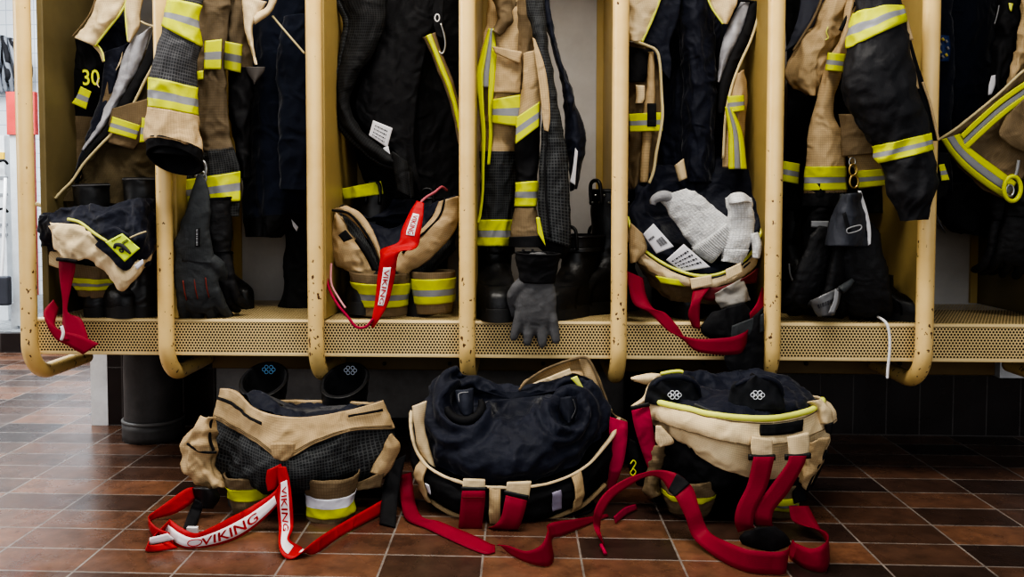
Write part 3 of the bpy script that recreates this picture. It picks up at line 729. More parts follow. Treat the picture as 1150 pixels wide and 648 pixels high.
# ---- trousers bundle on the bench, bay 1
boot(131, 330, .185, ZB, .41, 3.08, 'black boot standing in the leftmost bundle on the bench, nearer the side panel', scale=.9, tilt=(-.03, .03), tabs=False, bind=GLG)
boot(175, 330, .185, ZB, .425, 3.2, 'black boot in the leftmost bundle, right behind the sleeve post', scale=.9, tilt=(0, .0), tabs=False, bind=GLG)
boot(128, 345, .15, ZB, .2, .75, 'scuffed black boot toe below the beige flap of the leftmost bundle', scale=.98)
YS = -.085
t = thing('turnout_trousers', 'bundled beige trousers on the bench with square yellow tag and red strap', 'trousers', P(110, 340, .2), 'trousers rolled down over boots')
s = Surf([ring([(44, 243), (52, 236), (75, 233), (100, 230), (130, 226), (160, 226), (184, 232)], [(60, 228), (100, 222), (140, 218), (176, 222)], .24, .02, .1),
          ring([(42, 258), (60, 252), (82, 250), (105, 254), (130, 258), (160, 262), (184, 268)], [(60, 236), (100, 230), (140, 226), (176, 230)], .22, .07, .12),
          ring([(46, 268), (62, 262), (85, 272), (110, 284), (135, 300), (160, 300), (182, 295)], [(60, 250), (100, 240), (140, 240), (176, 245)], .22, .09, .12),
          ring([(56, 300), (68, 305), (88, 318), (110, 328), (135, 330), (160, 326), (178, 315)], [(70, 290), (100, 290), (140, 290), (170, 290)], .22, .05, .1)], cu=True, amp=.014, fx=13, fz=13, seed=21, ridge=.75)
s.mesh('lining', NAV, t, v=(0, 1.9)); s.mesh('shell', BLK, t, v=(1.5, 3), off=-.004)
s = LR([(70, 247), (84, 249), (104, 254), (122, 262), (143, 265), (158, 252), (176, 247)], [(76, 292), (92, 292), (106, 280), (120, 294), (137, 325), (160, 300), (178, 282)], Y=.10, n=6, bulge=.012, amp=.007, fx=12, fz=12, seed=22)
s = Surf([[(48, 240, .12), (72, 234, .09), (98, 229, .075), (118, 231, .06), (140, 226, .07), (160, 222, .06), (178, 224, .13)], [(44, 250, .11), (70, 246, .07), (98, 242, .05), (118, 244, .03), (140, 240, .04), (160, 238, .03), (178, 240, .125)], [(46, 264, .11), (70, 262, .06), (98, 262, .04), (118, 268, .025), (140, 272, .03), (160, 272, .02), (178, 270, .125)], [(50, 282, .13), (70, 282, .09), (98, 284, .07), (118, 290, .06), (140, 300, .06), (160, 300, .06), (178, 296, .13)]], amp=.010, fx=16, fz=16, seed=27, ridge=.8)
s.mesh('lining_drape', NAV, t)
s = LR([(56, 250), (70, 251), (84, 252), (98, 256), (114, 266), (128, 281), (140, 304), (154, 292), (165, 277, .08), (174, 262, .12)], [(70, 292), (78, 293), (90, 292), (98, 290), (108, 298), (124, 314), (137, 327), (152, 314), (165, 297, .08), (174, 284, .12)], Y=.04, n=6, bulge=.015, amp=.008, fx=14, fz=14, seed=22)
s.mesh('front_flap', BEIL, t)
pipe('flap_piping', [(76, 246), (90, 250), (106, 262), (120, 271)], .004, LIME, t, Y=.02, label='lime edge piping')
tri = LR([(107, 275), (126, 255), (145, 262), (163, 262, .05), (174, 256, .11)], [(109, 277), (122, 288), (141, 304), (158, 286, .05), (174, 270, .11)], Y=.022, n=4, amp=.004, seed=23); tri.mesh('flap_lining', NAV, t)
q = [F]; tg = Surf([[(118, 272, .008), (137, 262, .008), (156, 278, .005)][:2]+[(137, 262, .008)][:0], [(140, 294, .003), (157, 279, .003)]])
tagm = plain('lime_card', (.62, .78, .04), .5, c2=(.5, .66, .03)); tg.mesh('square_tag', tagm, t, t=.0015)
# emblem: a bold chevron over a ring, and two rows of small lettering
def on(su, pts, off): return [su.ev([a], [b], off)[0][0, 0] for a, b in pts]
pipe('tag_emblem', on(tg, [(.12, .38), (.32, .30), (.5, .45), (.52, .75), (.5, .92)], .001), [.0035, .005, .006, .005, .003], INK, t, n=24, seg=6)
pipe('tag_emblem', on(tg, [(.30+.07*math.cos(a), .60+.07*math.sin(a)) for a in np.arange(8)*math.pi/4], .001), .0022, INK, t, closed=True, n=20, seg=5)
text_on(tg, '~', .3, .85, .06, .15, INK, t, name='tag_lettering', swap=False); text_on(tg, '~', .62, .95, .30, .50, INK, t, name='tag_lettering')
pipe('tag_cord', [(146, 267), (155, 263), (164, 260)], .0022, CRM, t, Y=.0)
lb = LR([(151, 298), (154, 303)], [(160, 291), (161, 296)], Y=.006, n=3); lb.mesh('small_label', LBL, t)
s = LR([(54, 254), (58, 262), (62, 280)], [(66, 250), (70, 268), (74, 292)], Y=.05, n=4, bulge=.02, amp=.006, seed=24); s.mesh('flap_fold', BEIL, t)
s = LR([(50, 296), (60, 276), (70, 272)], [(68, 302), (74, 300), (80, 292)], Y=.12, n=3, amp=.003, seed=26); s.mesh('flap_corner', BEIL, t)
s = TUBE([(78, 292), (80, 308), (86, 322), (90, 332)], [(128, 300), (130, 312), (128, 322), (124, 334)], Y=.17, flat=.8, amp=.006, seed=25)
s.mesh('leg', BRO, t); s.stripe(t, (1.1, 2.2), u=(5.2, 9.8) if False else None)
strap('suspender', [[(66, 291, .02), (84, 294, .02)], [(66, 300, .02), (84, 303, .02)], [(67, 315, .02), (80, 322, .02)], [(70, 338, .01), (76, 350, .01)], [(70, 360, .0), (91, 358, .01)], [(70, 382, -.02), (100, 382, .0)]][:6], RED, t)
strap('suspender', [[(60, 336, .06), (66, 346, .05)], [(49, 352, .0), (62, 365, .0)], [(60, 378, -.012), (72, 372, -.01)], [(76, 388, -.016), (88, 376, -.014)], [(93, 398, -.02), (111, 386, -.02)]], RED, t)
pipe('strap_tip', [(69, 366, -.03), (71, 374, -.03), (69, 382, -.03)], .004, WHT, t, n=8, label='white printed strap tip')
pipe('buckle', [(64, 291, .016), (75, 292, .014), (86, 294, .016)], .005, BLK, t, n=8)
YS = 0.0
# ================================================================== BAY 2: coat with sleeve over the post
t = thing('turnout_coat', 'beige firefighter coat whose sleeve dangles in front of the second post', 'coat', P(235, 240, .15), 'turnout coats')
s = TUBE([(193, -22), (189, 2), (186, 18), (184, 30), (176, 58), (170, 88), (168, 119), (166, 140), (166, 158), (167, 163), (168, 178)],
         [(231, -22), (225, 6), (222, 28), (224, 52), (221, 70), (219, 98), (221, 128), (223, 145), (225, 165), (226, 170), (226, 184)], Y=-.075, flat=.85, amp=.006, fx=14, fz=10, seed=31, tilt={8: .2, 9: .4, 10: .6})
s.mesh('sleeve', GRG, t, v=(0, 6.1), t=.006)
s.mesh('sleeve_end', BEI, t, v=(6.05, 8.9), off=.002, t=.008)
s.mesh('cuff', BLK, t, v=(8.6, 10), off=.001, t=.008)
TUBE([(172, 172), (178, 150)], [(222, 176), (216, 150)], Y=-.075, flat=.8).mesh('cuff_lining', BLK, t, t=.002, bot=True)
s.stripe(t, (1.0, 3.0), label='upper sleeve stripe', fr=(.36, .6)); s.stripe(t, (5., 6.05), label='lower sleeve stripe')
s = LR([(204, -15), (206, 40), (208, 80), (209, 150), (208, 200), (207, 245)], [(262, -15), (256, 40), (254, 78), (258, 150), (269, 190), (269, 243)], Y=.12, n=6, bulge=.03, amp=.010, fx=11, fz=4, seed=32)
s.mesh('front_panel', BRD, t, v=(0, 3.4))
s.mesh('lower_panel', BGR, t, v=(3.35, 5))
s.stripe(t, (4.05, 4.68), label='hem stripe', off=.004)
b2 = LR([(230, 46), (229, 78)], [(249, 44), (248, 78)], Y=.085, n=3); b2.stripe(t, None, off=.001, label='chest stripe')
b2 = LR([(221, 80), (222, 90)], [(228, 79), (228, 89)], Y=.085, n=3); b2.mesh('stripe_end', YEL, t)
s = LR([(250, -15), (247, 40), (254, 70), (256, 120), (262, 160), (268, 200)], [(278, -15), (282, 40), (284, 70), (283, 120), (282, 160), (280, 200)], Y=.16, n=5, bulge=.03, amp=.012, fx=14, fz=5, seed=33)
s.mesh('right_panel', [BRD, BLK], t, mi=lambda x: 0 if x < .42 else 1)
b2 = LR([(252, 46), (252, 78)], [(272, 50), (270, 82)], Y=.118, n=4, bulge=.012); b2.stripe(t, None, mats=[plain('shaded_yellow_tape', (.4, .42, .02), .6), plain('shaded_silver_tape', (.12, .12, .12), .5), plain('shaded_yellow_tape_low', (.36, .38, .02), .6)], label='shaded chest stripe')  # same tape in darker colours that carry the shade on this half
s = LR([(271, -4), (272, 14), (275, 36), (281, 56), (287, 72)], [(300, 2), (292, 16), (285, 30), (286, 52), (288, 73)], Y=.10, n=5, bulge=.012, amp=.005, seed=34); s.mesh('collar', BEIL, t)
s = LR([(284, 16), (292, 12), (300, 6), (304, -8)], [(286, 28), (296, 22), (305, 14), (313, -4)], Y=.095, n=4, bulge=.008, amp=.004, seed=35); s.mesh('collar', BEIL, t)
pipe('edge_cord', [(306, 18), (316, 30), (328, 44), (342, 60)], .003, CRM, t, Y=.115)
s = LR([(274, 75), (277, 82), (285, 94)], [(298, 75), (296, 82), (286, 95)], Y=.14, n=5, bulge=.01); s.mesh('leather_patch', plain('worn_grey_leather', (.09, .08, .075), .6, c2=(.03, .025, .02)), t, label='dark grey heart shaped patch')
carabiner(225, 190, .055, .05, parent=t); carabiner(227, 200, .055, .035, STL, parent=t)
t = thing('fleece_jacket', 'dark navy fleece jacket hanging between coat and third post', 'jacket', P(310, 265, .25))
s = LR([(262, -15), (268, 40), (272, 100), (270, 150), (272, 200), (274, 240), (276, 266)], [(356, -15), (358, 40), (358, 100), (357, 150), (352, 200), (346, 232), (316, 266)], Y=.27, n=8, bulge=.05, amp=.016, fx=12, fz=2, seed=36)
s.mesh('body', NAVF, t, v=(0, 5.2)); s.mesh('hem', BLK, t, v=(5.15, 6))
s = TUBE([(318, 20), (312, 80), (314, 150), (316, 212)], [(352, 16), (354, 80), (352, 150), (350, 214)], Y=.19, flat=.6, amp=.009, fx=12, fz=3, seed=37); s.mesh('sleeve', NAVF, t, bot=True)
t = thing('uniform_trousers', 'black trouser leg hanging behind the third post', 'trousers', P(333, 345, .25))
s = TUBE([(324, 190), (322, 240), (320, 290), (318, 325), (312, 344)], [(356, 190), (356, 240), (352, 290), (350, 325), (352, 346)], Y=.3, flat=.4, amp=.008, fx=12, fz=4, seed=38); s.mesh('leg', BLK, t)
g = LR([(327, 246), (329, 254)], [(335, 255), (333, 260)], Y=.25, n=3); g.mesh('pale_tab', LBL, t)
t = glove(216, 284, .02, 'dark grey work glove with wrist label, hanging from a clip below the cuff', GLV, rot=(0.06, -.12, .12), scale=1.25, cuff=False, curl=.36, thumb=1, spread=.15, tcurl=.7, seams=plain('red_seam', (.22, .03, .02), .6))
W0 = A(t.location)
t2 = thing('glove_gauntlet', '', '', (0, 0, 0)) if False else None
def local_part(root, wrld):   # world points into the axes of a placed root
    bpy.context.view_layer.update(); mi = root.matrix_world.inverted()
    return [A(mi @ Vector(p)) for p in wrld]
su = TUBE([(222, 196), (219, 208), (212, 226), (203, 250), (199, 272), (200, 292)], [(228, 196), (233, 212), (236, 232), (237, 255), (238, 275), (240, 296)], Y=.02, flat=.5, amp=.005, fx=14, fz=14, seed=39)
su.C = A([local_part(t, r) for r in su.C]); su.mesh('gauntlet', GLV, t)
lb = LR([(219, 257), (219, 277)], [(224, 256), (224, 277)], Y=-.028, n=3); lb.C = A([local_part(t, r) for r in lb.C]); lb.sg = -lb.sg if False else lb.sg
lb.mesh('wrist_label', BLK, t); text_on(lb, '~', .3, 1.7, .05, .95, SIL, t, name='label_lettering', swap=True, off=.002)
glove(241, 278, .07, 'black glove hanging behind the dark grey glove', GLK, rot=(.05, -.05, -.2), scale=1.15, curl=.4, thumb=-1, cuffL=.12)
boot(255, 345, .34, ZB, .2, .9, 'low black shoe in shadow behind the hanging dark grey glove', scale=.8, mat=LEA, tabs=False)
# ================================================================== BAY 3: black coat, trousers bundle with red strap
t = thing('turnout_coat', 'black firefighter coat hanging open with white label in its lining', 'coat', P(440, 220, .3), 'turnout coats')
s = LR([(400, -15), (392, 60), (392, 120), (400, 180), (420, 222)], [(528, -15), (528, 60), (528, 120), (526, 180), (520, 225)], Y=.33, n=8, bulge=.05, amp=.014, fx=9, fz=2.2, seed=41)
s.mesh('body_lining', BLK, t)
s = LR([(370, -15), (375, 0), (386, 24), (381, 60), (374, 102), (380, 140), (400, 165), (425, 184), (442, 190), (453, 198), (457, 222)], [(448, -15), (436, 0), (434, 24), (420, 60), (398, 95), (394, 120), (412, 148), (436, 168), (450, 178), (462, 190), (466, 222)], Y=.20, n=6, bulge=.035, amp=.007, fx=10, fz=5, seed=42)
s.mesh('front_flap', BGD, t, t=.006)
s.mesh('flap_edge', BGR, t, u=(-.0, .5), off=.004, t=.008)
s = LR([(436, -12), (424, 50), (402, 100), (400, 128), (418, 152), (440, 172), (456, 184)], [(500, -12), (480, 50), (470, 100), (465, 150), (466, 176), (470, 200), (474, 222)], Y=.235, n=6, bulge=.02, amp=.008, fx=8, fz=3, seed=43)
s.mesh('front_lining', BLK, t)
lb = LR([(419, 135), (414, 152)], [(441, 144), (435, 166)], Y=.185, n=4, bulge=.006); lb.mesh('care_label', LBL, t, label='white care label')
for i, v in enumerate((.2, .4, .6, .78)):
    text_on(lb, '~', .5, 2.4, v+.1, v, INK, t, name='label_lettering')
lb = LR([(430, 166), (433, 172)], [(436, 164), (439, 177)], Y=.183, n=3); lb.mesh('label_tail', LBL, t)
s = LR([(474, 42), (483, 60), (491, 80), (500, 100), (508, 130), (514, 162)], [(489, 36), (496, 58), (505, 80), (512, 100), (520, 130), (524, 162)], Y=.18, n=5, bulge=.01, amp=.003, seed=44)
s.mesh('right_edge', BRO, t); s.mesh('edge_stripe', YEL, t, u=(1.2, 2.7), off=.003, t=.002)
s = LR([(488, -12), (486, 20), (490, 40)], [(500, -12), (498, 16), (498, 44)], Y=.2, n=3); s.mesh('hook_tab', BLK, t)
carabiner(491, 20, .18, .02, WHT, parent=t); pipe('hook_ring', [(495, 26, .175), (499, 40, .175), (500, 52, .175), (497, 60, .175), (493, 58, .175)], .003, STL, t, n=20)
s = LR([(382, 212), (385, 224)], [(428, 203), (430, 218)], Y=.25, n=6, bulge=.02, amp=.008, fx=25, seed=45); s.mesh('hem_stripe', YEL, t)
s = LR([(440, 170), (442, 190), (446, 214)], [(458, 182), (460, 200), (462, 222)], Y=.17, n=4, bulge=.012, amp=.004, seed=46); s.mesh('flap_tail', BGD, t, t=.006)
boot(412, 345, .22, ZB, .345, .05, 'black boot whose shaft rises from the bundle under the black coat', scale=1.02, tilt=(-.06, .05))
boot(480, 345, .26, ZB, .33, -.1, 'black boot inside the bundle under the black coat, at its right', scale=1.0)
t = thing('turnout_trousers', 'beige trousers rolled over boots with scarlet strap hanging across the front', 'trousers', P(440, 350, .2), 'trousers rolled down over boots')
s = Surf([ring([(372, 240), (392, 235), (415, 262), (438, 290), (465, 268), (490, 238), (513, 222)], [(384, 236), (420, 226), (460, 222), (500, 222)], .22, .06, .12),
          ring([(376, 236), (400, 240), (416, 250), (438, 262), (460, 248), (485, 230), (508, 224)], [(388, 240), (420, 232), (460, 228), (498, 228)], .22, .0, .06),
          ring([(392, 250), (405, 248), (420, 254), (438, 262), (455, 256), (475, 246), (495, 240)], [(400, 246), (425, 244), (460, 242), (490, 240)], .23, -.02, .01)], cu=True, amp=.010, fx=14, fz=14, seed=51)
s.mesh('lining', NAV, t, bot=True)
s = Surf([ring([(370, 244), (392, 240), (415, 275), (438, 302), (465, 280), (490, 245), (513, 226)], [(384, 238), (420, 230), (460, 226), (500, 226)], .22, .07, .12),
          ring([(367, 262), (385, 290), (412, 305), (438, 310), (470, 302), (495, 280), (514, 250)], [(384, 258), (420, 258), (460, 258), (500, 250)], .22, .11, .13),
          ring([(372, 285), (390, 305), (415, 314), (438, 318), (470, 314), (493, 300), (511, 280)], [(384, 290), (420, 290), (460, 290), (500, 285)], .22, .09, .1)], cu=True, amp=.009, fx=12, fz=12, seed=52)
s.mesh('shell', BGR, t)
s = LR([(378, 240), (370, 252), (368, 272), (374, 292), (388, 304)], [(376, 234), (396, 262), (412, 282), (424, 302), (428, 315)], Y=.13, n=7, bulge=.035, amp=.008, fx=13, fz=13, seed=53); s.mesh('left_flap', BEI, t)
s = LR([(374, 235), (390, 243), (408, 262), (422, 284), (428, 302)], [(388, 231), (404, 238), (416, 254), (426, 274), (430, 296)], Y=.105, n=5, bulge=.01, amp=.003, seed=54); s.mesh('waistband', BEI, t)
pipe('waist_piping', [(373, 236), (392, 240), (408, 258), (418, 276), (427, 300)], .0035, BLK, t, Y=.095)
pipe('waist_piping', [(500, 222), (494, 242), (480, 258), (466, 270), (452, 284)], .0032, BLK, t, Y=.085)
s = LR([(492, 226), (484, 246), (462, 268), (446, 282), (440, 296)], [(515, 220), (514, 252), (496, 278), (474, 298), (450, 312)], Y=.10, n=7, bulge=.02, amp=.005, fx=14, fz=14, seed=55); s.mesh('right_flap', BEI, t)
s = LR([(380, 264), (386, 272)], [(388, 258), (396, 268)], Y=.075, n=3); s.mesh('pocket_tab', BLK, t)
s = LR([(398, 270), (410, 288), (418, 304)], [(402, 266), (416, 284), (426, 304)], Y=.083, n=3, bulge=.004); s.mesh('pocket_slit', BLK, t)
for l, r, z in (([(393, 304), (394, 315), (397, 325), (399, 334), (401, 342), (402, 352)], [(462, 306), (462, 317), (460, 327), (459, 335), (459, 342), (458, 353)], 56),
                ([(462, 304), (462, 312), (463, 322), (464, 331), (465, 340), (467, 351)], [(512, 304), (512, 311), (511, 321), (511, 330), (510, 338), (508, 350)], 57)):
    s = TUBE(l, r, Y=.13, flat=1., amp=.003, seed=z); lg = s.mesh('leg', BRO, t)
    s.stripe(lg, (1.0, 4.0), fr=(.36, .64))
s = strap('strap', [[(468, 225, .06), (476, 228, .05)], [(459, 240, .04), (475, 244, .03)], [(451, 258, .02), (472, 262, .015)], [(447, 272, .01), (470, 274, .01)], [(428, 280, .02), (463, 280, -.02)], [(427, 290, .0), (448, 284, -.02)], [(424, 310, .0), (443, 312, -.005)], [(421, 338, -.005), (436, 340, -.008)], [(418, 356, -.012), (427, 357, -.014)], [(417, 368, -.01), (420, 368, -.01)]], RDB, t)
for v0, v1 in ((.9, 2.3), (5.6, 7.2)):
    s.mesh('white_print', WHT, t, u=(.28, .72), v=(v0, v1), off=.0015, t=.001, n=(3, 16))
    text_on(s, 'VIKING', .34, .66, v0+.1, v1-.1, RDB, t, name='strap_lettering', swap=True, off=.003)
pipe('elastic_cord', [(364, 282, .1), (366, 300, .08), (369, 322, .04), (378, 340, .0), (390, 355, -.012), (400, 367, -.016), (411, 367, -.016), (419, 358, -.014)], .0038, PNK, t, n=60, label='pink elastic cord')
pipe('elastic_cord', [(372, 296, .09), (372, 318, .06), (380, 334, .02), (388, 346, .0)], .003, plain('pale_pink_cord', (.6, .25, .28), .6), t, n=40)
pipe('strap_loop', [(472, 228, .08), (478, 222, .09), (488, 216, .1), (496, 210, .12), (502, 214, .14)], .004, plain('pink_strap_edge', (.45, .1, .13), .6), t, n=20)
# ================================================================== BAY 4: coat with long yellow stripe, boots, grey glove
t = thing('turnout_coat', 'beige and black coat with a long yellow stripe down its left edge', 'coat', P(590, 275, .2), 'turnout coats')
s = LR([(548, -15), (546, 30), (536, 85), (538, 120), (540, 163), (538, 210), (537, 245), (535, 277)], [(604, -15), (600, 30), (596, 85), (590, 120), (582, 163), (580, 210), (578, 245), (574, 277)], Y=.16, n=7, bulge=.04, amp=.010, fx=12, fz=4, seed=61)
s.mesh('left_panel', BEI, t, v=(0, 4.2)); s.mesh('left_lower_panel', BGR, t, v=(4.15, 7), off=.001)
s.stripe(t, (6.05, 6.98), u=(.3, 6), off=.004, label='hem stripe')
v = LR([(549, 32), (540, 62), (535, 86), (538, 118), (541, 150), (541, 185), (541, 215), (538, 240), (536, 250)], [(555, 32), (557, 62), (556, 86), (553, 118), (553, 150), (550, 185), (548, 215), (546, 240), (542, 250)], Y=.115, n=4, bulge=.006); v.stripe(t, None, u=(0, 3), v=None, off=.003) if False else None
v.mesh('edge_stripe', [YEL], t, u=(0, 1.1), off=.002, t=.002, label='long yellow edge stripe'); v.mesh('edge_stripe', SIL, t, u=(1.1, 2), v=(0, 2.4), off=.002, t=.002); v.mesh('edge_stripe', YEL, t, u=(2, 3), v=(0, 5), off=.002, t=.002)
b2 = LR([(553, 112), (553, 138)], [(584, 106), (586, 143)], Y=.105, n=5, bulge=.012, amp=.003, seed=62); b2.stripe(t, None, label='chest stripe')
s = LR([(556, 52), (552, 80), (551, 104)], [(586, 58), (586, 82), (584, 105)], Y=.12, n=5, bulge=.014, amp=.005, fx=18, seed=63); s.mesh('chest_pocket', BEI, t)
s = LR([(553, 52), (556, 60)], [(586, 58), (584, 72)], Y=.10, n=5, bulge=.01, amp=.003, seed=64); s.mesh('pocket_flap', BEI, t)
s = LR([(544, -15), (556, 6), (560, 20), (552, 34)], [(584, -15), (578, 10), (574, 26), (560, 40)], Y=.12, n=5, bulge=.02, amp=.012, fx=18, fz=10, seed=65); s.mesh('collar', BRO, t)
s = LR([(582, -15), (580, 30), (582, 60), (586, 100)], [(606, -15), (602, 30), (598, 60), (596, 100)], Y=.13, n=4, bulge=.02, amp=.012, fx=18, fz=5, seed=66); s.mesh('collar_fold', BRO, t)
s = TUBE([(588, 60), (586, 90), (582, 124), (578, 160), (580, 185), (580, 205), (579, 218), (578, 232), (574, 252), (573, 266), (572, 277)], [(612, 56), (610, 84), (608, 112), (606, 145), (605, 180), (603, 203), (602, 218), (602, 232), (606, 250), (611, 264), (613, 277)], Y=.10, flat=.7, amp=.005, seed=67)
s.mesh('sleeve', [BEI, BLK, BRO], t, mi=lambda x: 0 if x < .25 else (1 if x < .7 else 2))
s.stripe(t, (5, 7), off=.003, label='lower sleeve stripe'); s.mesh('cuff', BLK, t, v=(9.0, 10), off=.003, t=.006)
b2 = LR([(580, 132), (579, 162)], [(606, 114), (605, 142)], Y=.055, n=5, bulge=.006); b2.stripe(t, None, label='slanted sleeve stripe')
s = LR([(586, -15), (594, 20), (600, 45), (606, 80), (610, 110), (608, 150), (606, 190), (604, 230), (608, 268)], [(608, -15), (612, 20), (616, 45), (622, 80), (627, 110), (633, 150), (638, 190), (640, 235), (641, 278)], Y=.06, n=6, bulge=.02, amp=.007, fx=14, fz=6, seed=68); s.mesh('right_front_edge', BGR, t, t=.008)
pipe('front_seam', [(600, 45), (607, 80), (612, 110), (614, 150), (612, 190), (614, 230), (618, 266)], .003, BLK, t, Y=.040, n=50)
s = LR([(598, 42), (602, 70), (606, 100), (609, 130), (611, 146)], [(601, 44), (611, 72), (616, 100), (618, 130), (616, 148)], Y=.036, n=3); s.mesh('front_facing', BEI, t)
s = LR([(610, -15), (614, 20), (622, 60), (632, 100), (634, 150), (638, 190), (640, 215)], [(616, -15), (618, 14), (628, 60), (645, 110), (656, 140), (656, 170), (648, 212)], Y=.17, n=5, bulge=.03, amp=.009, fx=10, fz=3, seed=69); s.mesh('side_lining', NAV, t)
lb = LR([(646, 166), (643, 190), (640, 204)], [(649, 170), (647, 192), (646, 208)], Y=.125, n=3); lb.mesh('care_label', LBL, t)
s = LR([(602, 244), (604, 262)], [(606, 244), (613, 277)], Y=.03, n=3); s.mesh('hem_trim', YEL, t)
s = LR([(598, 262), (604, 276), (612, 284)], [(640, 258), (642, 276), (634, 292)], Y=.09, n=5, bulge=.02, amp=.006, seed=70); s.mesh('hem', BLK, t)
boot(556, 355, .16, ZB, .20, .1, 'black round-toed boot under the striped coat, left of the grey glove', scale=1.06, mat=LEA)
boot(668, 350, .24, ZB, .325, -.9, 'tall black boot with studded collar right of the grey glove', scale=1.08, mat=LEA, studs=True)
boot(640, 352, .17, ZB, .22, -.55, 'shorter black boot in front of the tall studded boot', scale=1.0, mat=LEA)
g = glove(603, 311, -.005, 'grey suede glove hanging over the bench edge, fingers down', GLG, rot=(.05, .03, 0), scale=1.16, curl=-.04, thumb=-1, spread=.22, tcurl=.35, cuffmat=BLK, cuffL=.055, fl=.72)
pipe('strap_loop', local_part(g, [P(x, y, .02) for x, y in ((588, 280), (585, 290), (590, 299), (598, 295), (598, 280))]), .003, BLK, g, n=24)
# ================================================================== BAY 5: open coat, bundle with white knitted gloves
t = thing('turnout_coat', 'beige firefighter coat hanging wide open showing black lining, above the white gloves', 'coat', P(780, 200, .3), 'turnout coats')
s = LR([(716, -15), (738, 50), (741, 100), (742, 150), (738, 205)], [(850, -15), (834, 50), (818, 100), (816, 150), (818, 205)], Y=.36, n=8, bulge=.06, amp=.016, fx=9, fz=2, seed=71)
s.mesh('body_lining', NAV, t)
s = LR([(756, -15), (764, 50), (766, 110), (768, 205)], [(800, -15), (804, 60), (806, 120), (800, 205)], Y=.27, n=5, bulge=.05, amp=.014, fx=10, fz=2, seed=72); s.mesh('lining_fold', NAV, t)
s = LR([(704, -15), (706, 20), (706, 46)], [(746, -15), (734, 18), (721, 47)], Y=.2, n=5, bulge=.02, amp=.007, fx=16, fz=12, seed=73); s.mesh('collar', BEIL, t)
pipe('collar_piping', [(746, -15), (734, 18), (721, 47)], .004, LIME, t, Y=.195)
s = LR([(742, -15), (732, 20), (720, 48), (732, 56), (739, 75)], [(766, -15), (762, 20), (752, 48), (754, 70), (752, 90)], Y=.22, n=4, amp=.006, seed=74); s.mesh('collar_lining', NAV, t)
s = LR([(792, -15), (800, 8), (812, 27)], [(822, -15), (828, 2), (817, 27)], Y=.19, n=4, bulge=.01, amp=.004, seed=75); s.mesh('collar', BEIL, t)
pipe('collar_piping', [(790, -15), (799, 8), (812, 27)], .003, LIME, t, Y=.186)
s = LR([(705, 46), (704, 90), (704, 130), (704, 170), (706, 215)], [(738, 56), (744, 92), (744, 130), (740, 165), (734, 205)], Y=.25, n=5, bulge=.03, amp=.008, fx=16, fz=4, seed=76); s.mesh('left_panel', BRO, t)
s = LR([(706, 52), (706, 75), (704, 92)], [(730, 56), (730, 75), (724, 92)], Y=.215, n=4, bulge=.012, amp=.003, seed=77); s.mesh('shoulder_yoke', BLK, t)
s = LR([(727, 58), (726, 90), (722, 130), (718, 205)], [(734, 58), (736, 90), (734, 130), (728, 205)], Y=.208, n=4, bulge=.01, amp=.004, seed=78); s.mesh('front_strip', BEI, t)
s = LR([(713, 95), (714, 110), (713, 116)], [(724, 96), (724, 110), (722, 116)], Y=.205, n=4, bulge=.006, amp=.004, seed=79); s.mesh('pocket', BEIL, t)
st = LR([(706, 128), (708, 148)], [(744, 126), (744, 147)], Y=.196, n=5, bulge=.014, amp=.003, seed=80); st.stripe(t, None, label='chest stripe')
s = LR([(727, 116), (727, 142)], [(737, 116), (737, 142)], Y=.178, n=3); s.mesh('pocket_flap', BLK, t)
pipe('edge_piping', [(712, 46), (726, 51), (737, 57), (741, 72), (743, 105), (744, 130), (741, 152), (737, 172), (734, 192), (729, 206)], .0045, CRM, t, Y=.19, n=70)
s = LR([(832, 2), (818, 30), (808, 60), (806, 92)], [(846, 2), (836, 32), (822, 60), (808, 93)], Y=.22, n=5, bulge=.015, amp=.005, fx=22, seed=81); s.mesh('silver_lining', SLV, t)
s = LR([(842, 2), (834, 32), (820, 62), (809, 94), (806, 128)], [(854, 2), (848, 32), (834, 62), (822, 94), (813, 128)], Y=.205, n=4, bulge=.008, amp=.003, seed=82); s.mesh('front_placket', BLK, t)
pipe('edge_piping', [(854, 0), (850, 24), (842, 48), (830, 74), (821, 100), (815, 130), (812, 178)], .004, CRM, t, Y=.198, n=60)
pipe('hanger_cord', [(823, 2), (836, 1), (853, 3)], .003, BLK, t, Y=.2)
s = LR([(826, 84), (818, 110), (814, 140), (811, 188)], [(836, 78), (840, 110), (838, 140), (838, 190)], Y=.21, n=4, bulge=.02, amp=.006, seed=83); s.mesh('right_panel', BEI, t)
b2 = LR([(817, 108), (818, 127)], [(835, 107), (836, 124)], Y=.18, n=4, bulge=.006); b2.stripe(t, None)
b2 = LR([(814, 120), (818, 150), (818, 190)], [(822, 120), (834, 150), (839, 190)], Y=.175, n=4, bulge=.006)
b2.mesh('edge_stripe', YEL, t, u=(0, 1), t=.002); b2.mesh('edge_stripe', SIL, t, u=(1, 2), t=.002); b2.mesh('edge_stripe', YEL, t, u=(2, 3), t=.002)
boot(760, 345, .24, ZB, .2, .1, 'black boot hidden in shade under the bundle with white gloves', scale=1.0)
boot(820, 345, .24, ZB, .2, -.1, 'black boot under the bundle with white gloves, right side', scale=1.0)
t = thing('turnout_trousers', 'navy lined beige trousers bundled into a bowl holding white knitted gloves', 'trousers', P(785, 345, .2), 'trousers rolled down over boots')
rim = ring([(708, 246), (716, 272), (742, 296), (780, 310), (815, 306), (846, 282), (860, 240)], [(722, 196), (755, 184), (790, 176), (828, 182), (852, 204)], .16, .12, .14)
